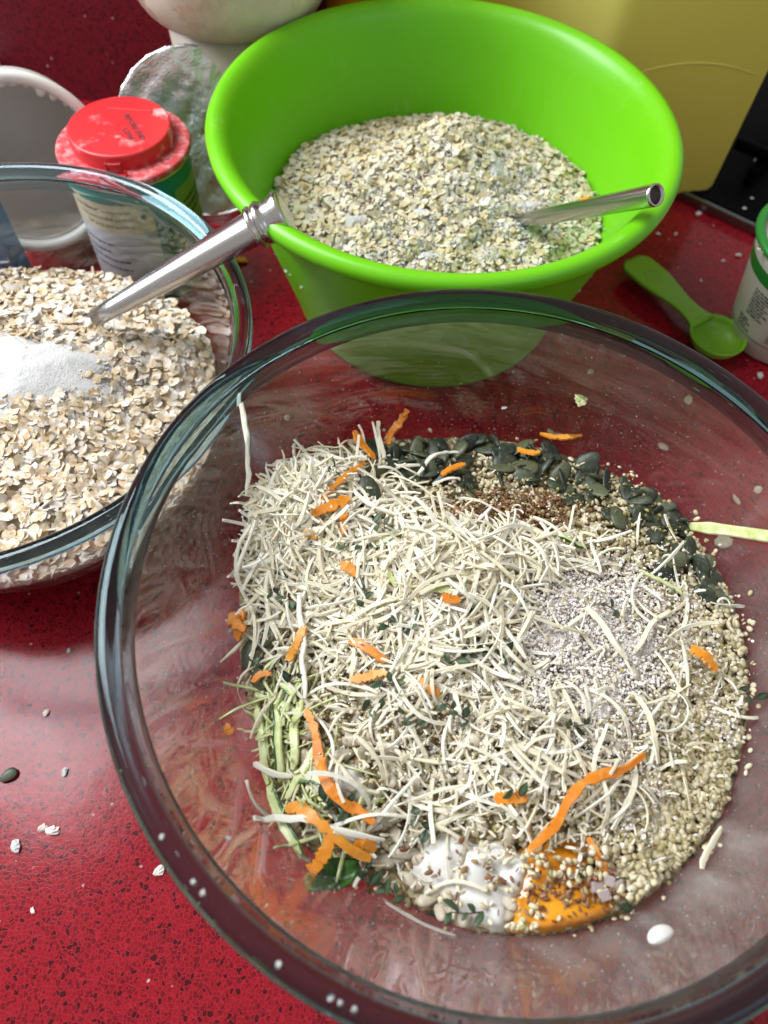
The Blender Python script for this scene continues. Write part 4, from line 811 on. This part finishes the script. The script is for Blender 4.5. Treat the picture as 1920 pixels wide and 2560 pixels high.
A2 = un((1642, 487), .146); B2 = un((1325, 548), .086); sr = root('steel_spoon', label='steel tube handled spoon stuck in the oats of the green bowl', cat='spoon')
tip2 = B2-(A2-B2)*.25
tube_obj('handle', tip2, A2, [(0, .0001), (0, .0040), (.3, .0045), (.7, .0050), (.985, .0053), (1, .0052), (1, .0044), (.93, .0042), (.90, .0001)], sr)
e2 = A2-(A2-tip2)*.012; tube_obj('dark_hollow', e2-(A2-tip2)/np.linalg.norm(A2-tip2)*.0005, e2, [(0, .0043), (1, .0043), (1, .0001)], sr, simple('hollow_dark', (.045, .028, .022), .6))  # dark disc puts the open tube's inner darkness into colour
ax = (A2-B2)/np.linalg.norm(A2-B2); q = un((1540, 479), .1135); q = B2+ax*np.dot(q-B2, ax)+np.array([0, 0, .0066]); V, F = strip_path([q-ax*.004, q, q+ax*.004], .0022, .0009, (0, -.3, 1)); c = V.mean(0)
o = link('carrot_strip', mesh('carrot_strip', V-c, F, False, None, CARR)); o.location = c; tag(o, 'small carrot strip lying on the spoon handle in the green bowl', 'carrot strip')
# ------------------------------------------------------------------ green measuring spoon
S0, S1 = un((1590, 665), .010), un((1795, 838), .012); dx = S1-S0; L = np.linalg.norm(dx[:2]); ang = math.atan2(dx[1], dx[0])
ms = root('measuring_spoon', (S1[0], S1[1], 0), label='lime green plastic measuring spoon on the worktop behind the front bowl', cat='measuring spoon'); ms.rotation_euler = (0, 0, ang)
V = []; F = []; xs = np.linspace(-L-.006, -.014, 26)
for x_ in xs:
    t = (x_-xs[0])/(xs[-1]-xs[0]); hw = .0125-.0050*np.clip((t-.35)/.35, 0, 1)+.004*np.clip((t-.8)/.2, 0, 1)**2-.006*np.clip(1-t/.10, 0, 1)**2; zc = .0115+.0012*math.sin(t*3)
    for yy, zz in ((-hw, zc-.0012), (-hw*.97, zc+.0009), (-hw*.86, zc+.0012), (0, zc+.0008), (hw*.86, zc+.0012), (hw*.97, zc+.0009), (hw, zc-.0012), (0, zc-.0016)): V.append((x_, yy, zz))
nn = len(xs)
for i in range(nn-1):
    for k in range(8): l = (k+1) % 8; F.append((i*8+k, i*8+8+k, i*8+8+l, i*8+l))
F.append(tuple(range(8))); F.append(tuple(reversed(range((nn-1)*8, nn*8))))
link('handle', mesh('handle', V, F), ms, SPOONP)
bw = [(.0003, .0015), (.008, .0016), (.0135, .0038), (.0172, .0080), (.0186, .0120), (.0190, .0128), (.0182, .0130), (.0174, .0122), (.0160, .0085), (.0125, .0052), (.007, .0034), (.0003, .0032)]
b = lathe_obj('bowl', smoothprof(bw, 40), SPOONP, ms, seg=64)
for px_, r_, h_ in ((-L*.36, .0032, .0129), (-L*.80, .0052, .0132)): rg = lathe_obj('embossed_ring', torus_prof(r_, h_, .0005, 8), SPOONP, ms, (px_, 0, 0), seg=32, close=True)
# ------------------------------------------------------------------ yogurt pot on the right
def bent(me, Rr, ang0, z0, sgn=1):
    """wrap flat x/y print round a vertical cylinder; x runs anticlockwise as read from outside"""
    for v in me.vertices:
        rr = Rr(z0+v.co.y) if callable(Rr) else Rr; a = ang0+v.co.x/rr; v.co = (rr*math.cos(a), rr*math.sin(a), z0+v.co.y)
    return me
def band(name, Rr, a0, a1, z0, z1, mat, parent, n=24, nz=6):
    V = []; F = []
    for j in range(nz+1):
        z = z0+(z1-z0)*j/nz; r = Rr(z) if callable(Rr) else Rr
        for i in range(n+1): a = a0+(a1-a0)*i/n; V.append((r*math.cos(a), r*math.sin(a), z))
    for j in range(nz):
        for i in range(n): F.append((j*(n+1)+i, j*(n+1)+i+1, (j+1)*(n+1)+i+1, (j+1)*(n+1)+i))
    return link(name, mesh(name, V, F), parent, mat)
INK = simple('dark_ink', (.035, .035, .05), .6); NAVY = simple('navy_ink', (.02, .03, .09), .5)
pc = np.array([.258, .371]); pot = root('yogurt_pot', (*pc, 0), label='white yogurt pot with green rim and opened foil lid at the right edge', cat='yogurt pot')
PW = plastic('pot_white', (.66, .64, .57), .35, .05); PG = plastic('pot_green', (.02, .22, .03), .35)
potr = interp([(0, .0275), (.004, .0300), (.02, .0330), (.070, .0425), (.078, .0435)])
lathe_obj('body', [(.0005, .0006), (.0265, .0006), (.0295, .003), (.0330, .020), (.0425, .070), (.0435, .078), (.0415, .078), (.040, .066)], PW, pot)
lathe_obj('rim', torus_prof(.0440, .0785, .0030, 12, .8), PG, pot, close=True)
band('green_band', lambda z: potr(z)+.0003, 0, 2*np.pi, .058, .067, PG, pot, 64, 2)
fa = math.atan2(-pc[1], -pc[0])          # towards the camera
GP = simple('pot_panel', (.36, .40, .36), .4)
band('ingredients_panel', lambda z: potr(z)+.0003, fa-.02, fa+.75, .020, .052, GP, pot); band('panel_heading', lambda z: potr(z)+.0006, fa-.02, fa+.55, .0485, .0525, NAVY, pot)
band('base_line', lambda z: potr(z)+.0005, 0, 2*np.pi, .0165, .0170, INK, pot, 64, 1)
def print_lines(parent, Rr, a0, z0, rows, dz, wid, seed, mat=INK, size=.0019):
    g = random.Random(seed)
    for r_ in range(rows):
        x_ = 0; V = []; F = []; z = z0-r_*dz; ln = wid*g.uniform(.6, 1)
        while x_ < ln:
            wl = g.uniform(.0012, .0045); h = size*g.uniform(.45, .6); k = 4
            for i in range(k+1):
                for zz in (z, z+h): rr = Rr(zz); a = a0+(x_+wl*i/k)/rr; V.append((rr*math.cos(a), rr*math.sin(a), zz))
            b0 = len(V)-2*(k+1)
            for i in range(k): F.append((b0+2*i, b0+2*i+2, b0+2*i+3, b0+2*i+1))
            x_ += wl+.0008
        link('small_print', mesh('small_print', V, F, False), parent, mat)
print_lines(pot, lambda z: potr(z)+.0007, fa+.02, .0455, 10, .0025, .022, 3)
print_lines(pot, lambda z: potr(z)+.0006, fa-.62, .0520, 9, .0024, .016, 4)
print_lines(pot, lambda z: potr(z)+.0006, fa-.75, .0270, 4, .0024, .010, 5)
def foilm():
    s = NT('foil'); s.set((.84, .86, .85), .38, metal=.8); n = s.noise(38, 5, .6); n2 = s.noise(160, 3)
    s.bump(s.math('ADD', n.outputs[0], s.math('MULTIPLY', n2.outputs[0], .3)), .62, .006); MATS['foil'] = s.m; return s.m
FOIL = foilm(); FOILW = simple('lid_white', (.62, .62, .57), .4)
def crumple(Rr, n=20, m=64, amp=.0012, seed=2, scallop=.0):
    g = np.random.default_rng(seed); V = []; F = []; W_ = [(g.normal(0, 90, 2), g.uniform(0, 6), g.uniform(.3, 1)) for _ in range(7)]
    for i in range(n+1):
        for k in range(m):
            a = 2*np.pi*k/m; r = Rr*i/n*(1+scallop*math.sin(a*26)*(i == n)); x_, y_ = r*math.cos(a), r*math.sin(a); z = sum(q*abs(math.sin(f[0]*x_+f[1]*y_+p)) for f, p, q in W_)*amp*.4; V.append((x_, y_, z))
    for i in range(n):
        for k in range(m): l = (k+1) % m; F.append((i*m+k, i*m+m+k, i*m+m+l, i*m+l))
    return V, F
V, F = crumple(.0405, amp=.0012); lid = link('foil_lid', mesh('foil_lid', V, F), pot, FOILW); lid.location = (0, 0, .0745); lid.modifiers.new('thick', 'SOLIDIFY').thickness = .0003
LETW = simple('letter_white', (.75, .75, .72), .5); LETR = simple('letter_red', (.42, .012, .012), .5)
L0, L1 = un((1892, 610), .079), un((1940, 640), .079); la = math.atan2(L1[1]-L0[1], L1[0]-L0[0])
for mt, sz, off, dzz in ((LETW, .0205, (-.0009, -.0010), .0775), (LETR, .0180, (0, 0), .0780)):
    me = text_mesh('IX', sz, mt, 'lettering', .0001); o = link('lettering', me, pot); b_ = L0[:2]-pc; o.location = (b_[0]+off[0], b_[1]+off[1], dzz); o.rotation_euler = (0, 0, la)
V, F = crumple(.016, 8, 28, .003, 9); fl = link('torn_foil', mesh('torn_foil', V, F), pot, FOIL); fl.location = (-.006, .036, .086); fl.rotation_euler = (R(50), R(10), .3)
V, F = crumple(.011, 8, 28, .004, 12); fl = link('torn_foil', mesh('torn_foil', V, F), pot, FOIL); fl.location = (-.016, -.022, .0785); fl.rotation_euler = (R(-12), R(10), .3)
# ------------------------------------------------------------------ gravy drum with the red lid
dc = np.array([-.172, .396]); dr = root('red_lidded_drum', (*dc, 0), label='round card drum with red flip lid and teal label behind the left bowl', cat='food drum')
TEAL = plastic('teal_print', (.004, .17, .15), .35); OLIVE = plastic('olive_print', (.20, .27, .09), .4); CREAM = plastic('cream_print', (.52, .47, .33), .45); PALE = plastic('pale_print', (.45, .48, .55), .45)
STARM = simple('star_cream', (.55, .5, .36), .5)
def redm():
    s = NT('red_lid_plastic'); n = s.noise(75, 5, .65); m_ = s.noise(26, 3); f = s.math('MULTIPLY', s.ramp(n.outputs[0], [(.52, (0, 0, 0)), (.66, (1, 1, 1))]), s.ramp(m_.outputs[0], [(.48, (0, 0, 0)), (.62, (.85,)*3)]))
    s.set(s.mix(f, (.62, .022, .028), (.80, .66, .66)), .38); s.bump(n.outputs[0], .08, .001); MATS['redlid'] = s.m; return s.m
REDP = redm()
def redpow():
    s = NT('red_lid_floury'); n = s.noise(160, 5, .7); f = s.ramp(n.outputs[0], [(.46, (.04,)*3), (.74, (.7,)*3)]); s.set(s.mix(f, (.52, .022, .03), (.80, .62, .62)), .6); return s.m
REDF = redpow()
lathe_obj('card_tube', [(.0365, .0005), (.0368, .001), (.0368, .0875), (.0365, .088)], TEAL, dr, cap=True)
lathe_obj('metal_bead', torus_prof(.0370, .0882, .0012, 10), simple('tin', (.55, .55, .5), .3, metal=1), dr, close=True)
lathe_obj('lid_flange', smoothprof([(.0374, .0836), (.0392, .0838), (.0397, .0856), (.0392, .0874), (.0370, .0878), (.0335, .0872), (.0300, .0870), (.0005, .0870)], 50), REDF, dr, (0, 0, .006))
dfa = math.atan2(-dc[1], -dc[0])
cap = lathe_obj('flip_cap', [(.0302, .0866), (.0304, .0900), (.0303, .0940), (.0300, .0951), (.0294, .0956), (.0285, .0957), (.0005, .0957)], REDP, dr); cap.location = (-.0012, .0035, .006)
pr = box('cap_step', (-.013, .0105, .0955), (.014, .0125, .0962), REDP, dr, .0003); pr.location = (.001, .008, .006)
q = un((275, 418), .102)[:2]-dc; ca = math.atan2(q[1], q[0])
cl = root('clasp', (0, 0, .006)); cl.parent = dr; cl.rotation_euler = (0, 0, ca); 
DRED = simple('clasp_red', (.40, .012, .016), .4)
for nm, lo, hi in (('clasp_bar', (.0298, -.0036, .0930), (.0318, .0036, .0942)), ('clasp_bar', (.0298, -.0046, .0880), (.0318, -.0034, .0945)), ('clasp_bar', (.0298, .0034, .0880), (.0318, .0046, .0945)), ('clasp_tab', (.0300, -.0065, .0868), (.0370, .0065, .0888)), ('clasp_bar', (.0300, -.0032, .0898), (.0322, .0032, .0908))): box(nm, lo, hi, DRED if nm == 'clasp_bar' else REDP, cl, .0003)
T0, T1 = un((306, 290), .102), un((348, 352), .102); ta = math.atan2(T1[1]-T0[1], T1[0]-T0[0]); TL = np.linalg.norm(T1-T0)
for body, st in (('BEFORE END', (308, 287)), ('L2244', (304, 322))):
    me = text_mesh(body, TL/5.6, INK, 'lettering'); o = link('lettering', me, dr); p_ = un(st, .102)[:2]-dc; o.location = (p_[0], p_[1], .10205); o.rotation_euler = (0, 0, ta)
b0 = dfa+R(10)
band('cream_panel', .0371, b0-R(105), b0, .0575, .0775, CREAM, dr); band('pale_panel', .0371, b0-R(105), b0, .006, .0573, PALE, dr)
band('olive_panel', .0371, b0+R(24), b0+R(130), .004, .0770, OLIVE, dr)
for body, zz, k in (('and \u201cBetter\u201d a vegetarian', .0715, 0), ('recommended perfect', .0665, 0), ('for pies and pudding', .0615, 0)):
    me = text_mesh(body, .0038, INK, 'lettering'); wd_ = max(v.co.x for v in me.vertices); link('lettering', bent(me, .0374, b0-R(10)-wd_/.0374-R(10), zz), dr)
print_lines(dr, lambda z: .0374, b0-R(88), .047, 4, .0062, .034, 8, INK, .0026); print_lines(dr, lambda z: .0374, b0+R(32), .066, 3, .005, .03, 9, INK, .003); print_lines(dr, lambda z: .0374, b0+R(32), .045, 5, .0035, .03, 10, INK, .0024)
def star(parent, Rr, a0, z0, r_, mat):
    V = [(0, 0, 0)]; F = []
    for i in range(12): rr = r_ if i % 2 == 0 else r_*.5; V.append((rr*math.sin(i*math.pi/6), rr*math.cos(i*math.pi/6), 0))
    for i in range(12): F.append((0, 1+i, 1+(i+1) % 12))
    me = mesh('star', V, F, False); bent(me, Rr, a0, z0); link('star', me, parent, mat)
star(dr, .0376, b0-R(9), .069, .0026, TEAL); star(dr, .0374, b0-R(10), .0815, .0022, STARM)
# ------------------------------------------------------------------ white tub on its side, foil lid, blue packet
TT = R(18); nh = np.array([.45, -.893]); nrm = np.array([*(nh*math.cos(TT)), math.sin(TT)]); tu = np.array([*(-nh*math.sin(TT)), math.cos(TT)]); tb0 = un((150, 622), .018)
Rt = min(np.linspace(.04, .08, 200), key=lambda r_: abs(proj(tb0+tu*2*r_)[0, 1]-178)); tc_ = tb0+tu*Rt; KT = Rt/.0624
tubm = plastic('tub_white', (.74, .72, .68), .35, .30)
tb = root('white_tub', label='empty white plastic tub lying on its side with its mouth forward', cat='tub'); tb.matrix_world = Matrix.Translation(Vector(tc_)) @ Vector(nrm).to_track_quat('Z', 'Y').to_matrix().to_4x4() @ Matrix.Diagonal((KT, KT, KT, 1))
lathe_obj('tub_wall', smoothprof([(.0005, -.080), (.046, -.080), (.0485, -.077), (.0575, -.012), (.0590, -.006), (.0565, -.006), (.0550, -.014), (.0465, -.0755), (.045, -.078), (.0005, -.078)], 80), tubm, tb)
lathe_obj('rim', torus_prof(.0582, -.002, .0042, 14, 1.0), plastic('tub_rim_white', (.82, .81, .78), .3, .05), tb, close=True)
lathe_obj('yogurt_smear', [(.0545, -.008), (.0543, -.010), (.0548, -.014)], YOG, tb, seg=64, wob=.004)
for j in range(7):
    a = R(40+j*9); c_ = chip('yogurt_drop', (.0552*math.cos(a), .0552*math.sin(a), -.004), .0022+.001*(j % 3), YOG, None, None, None, .7, 60+j, 1.5); c_.parent = tb
V, F = crumple(.0545, 26, 104, .0016, 4, .012); fo = link('foil_lid', mesh('foil_lid', V, F), None, FOIL); fo.location = (-.1455, .4625, .0570); fo.rotation_euler = (R(75), R(-3), R(10)); fo.modifiers.new('thick', 'SOLIDIFY').thickness = .0004
tag(fo, 'crumpled round silver foil lid leaning behind the red lidded drum', 'foil lid')
rr_ = lathe_obj('crimped_edge', torus_prof(.0537, .001, .0010, 8), FOIL, fo, seg=120, close=True)
bp = root('blue_packet', (-.288, .362, 0), label='blue packet with white script seen through the left bowl', cat='packet'); BLUE = plastic('blue_print', (.04, .20, .40), .4)
bp.rotation_euler = (0, 0, R(4)); box('carton', (-.045, -.010, .0005), (.038, .010, .086), BLUE, bp, .002)
SCR = simple('script_white', (.62, .66, .66), .5)
me = text_mesh('Ca', .030, SCR, 'lettering', .0002); lt = link('lettering', me, bp); lt.rotation_euler = (R(90), R(-18), 0); lt.location = (-.004, -.0103, .046)
t = np.linspace(-.2, 1.5, 14); V, F = sweep([(.046-.032*math.cos(q*1.3)-.012, -.0102, .052-.020*math.sin(q*1.5)) for q in t], [.0009]*14, 6); 
V = np.array(V); V[:, 0] = np.minimum(V[:, 0], .036); link('flourish', mesh('flourish', V, F), bp, SCR)
bx = box('white_carton', (-.43, .555, .0005), (-.338, .587, .030), simple('carton_white', (.55, .54, .60), .6), None, .001); tag(bx, 'plain white carton corner at the left edge behind the tub', 'carton')
# ------------------------------------------------------------------ stone jar, orange jar, yellow box
def marble():
    s = NT('cream_marble'); co = s.coords(); n = s.noise(28, 5, .65, co); v = s.ramp(n.outputs[0], [(.46, (0, 0, 0)), (.497, (1, 1, 1)), (.505, (1, 1, 1)), (.54, (0, 0, 0))])
    m_ = s.noise(16, 3, vec=co); n3 = s.noise(60, 4, vec=co); c = s.ramp(n3.outputs[0], [(.3, (.50, .43, .34)), (.7, (.66, .59, .50))])
    c = s.mix(s.math('MULTIPLY', v, s.ramp(m_.outputs[0], [(.45, (0, 0, 0)), (.65, (.75,)*3)])), c, (.36, .17, .06)); s.set(c, .4); return s.m
MB_ = marble(); jr = root('stone_mortar', (-.1229, .5185, .0185), label='cream veined stone mortar on a foot against the red wall', cat='mortar')
lathe_obj('body', smoothprof([(.048, .096), (.056, .101), (.0625, .112), (.0655, .130), (.0665, .165), (.067, .200), (.064, .203), (.061, .200), (.058, .15), (.05, .125), (.0005, .12)], 60), MB_, jr)
lathe_obj('foot', [(.050, -.018), (.0505, -.013), (.0465, .0), (.0440, .06), (.0455, .0965)], MB_, jr, cap=True)
oj = root('orange_jar', (-.0385, .553, 0), label='orange jar just showing behind the green bowl rim', cat='jar'); OR_ = plastic('orange_plastic', (.62, .25, .01), .4)
lathe_obj('body', [(.026, .0005), (.0275, .003), (.0275, .20), (.024, .206)], OR_, oj, cap=True); lathe_obj('lid', [(.0285, .2062), (.0290, .208), (.0290, .222), (.0275, .224)], OR_, oj, cap=True)
yb = root('yellow_container', (0, 0, 0), label='large translucent yellow plastic container behind the green bowl', cat='container')
prism('body', [(.020, .605), (.124, .500), (.238, .514), (.262, .612)], .0008, .34, YELP, yb, .010)
fA, fB = np.array([.124, .500, 0]), np.array([.238, .514, 0]); fd = (fB-fA)/np.linalg.norm(fB-fA); fn = np.array([fd[1], -fd[0], 0])
for zc, amp in ((.150, .018), (.105, .014)):
    t = np.linspace(.22, .93, 18); V, F = sweep([fA+fd*(.1148*k)+fn*.0002+np.array([0, 0, zc-amp*(2*k-1.1)**2]) for k in t],   .0008*np.sin(np.pi*np.linspace(.04, .96, 18))**.5, 8, 1.0, tuple(fn)); link('reflection_rib', mesh('reflection_rib', V, F), yb, YELP)  # raised arcs stand in for curved reflections on the smooth yellow face
prism('lid', [(.016, .609), (.123, .496), (.241, .510), (.266, .616)], .3405, .356, YELP, yb, .004)
# ------------------------------------------------------------------ hob
BLK = simple('black_enamel', (.004, .004, .005), .4, spec=.02); 
E0, E1 = un((1700, 505), .0), un((1860, 580), .0); d_ = (E1-E0)[:2]/np.linalg.norm((E1-E0)[:2]); nv = np.array([-d_[1], d_[0]]); nv = nv if nv[0] > 0 else -nv
hb = root('hob', (*E0[:2], 0), label='black gas hob with steel edge at the right behind the pots', cat='hob'); hb.rotation_euler = (0, 0, math.atan2(d_[1], d_[0]))
sg = 1 if nv@np.array([-d_[1], d_[0]]) > 0 else -1
def hbox(nm, x0, x1, y0, y1, z0, z1, m_, bev=.002):
    ya, yb_ = sorted((sg*y0, sg*y1)); return box(nm, (x0, ya, z0), (x1, yb_, z1), m_, hb, bev)
hbox('hob_plate', -.02, .42, .004, .34, .0006, .009, BLK); hbox('steel_edge', -.02, .42, .0, .0036, .0006, .0085, simple('edge_steel', (.22, .23, .25), .3, metal=1), .0012)
for k in range(4): hbox('grate_bar', .01, .40, .05+.07*k, .058+.07*k, .024, .033, BLK)
for k in range(3): hbox('grate_bar', .03+.15*k, .038+.15*k, .04, .30, .0095, .0235, BLK)
for j, (px, py) in enumerate([(1888, 400), (1880, 495), (1862, 520)]): chip('crumb', un((px, py), .010), .0014, POWD, 'white crumb on the black hob', 'crumb', 'crumbs on the hob', .6, j+80)
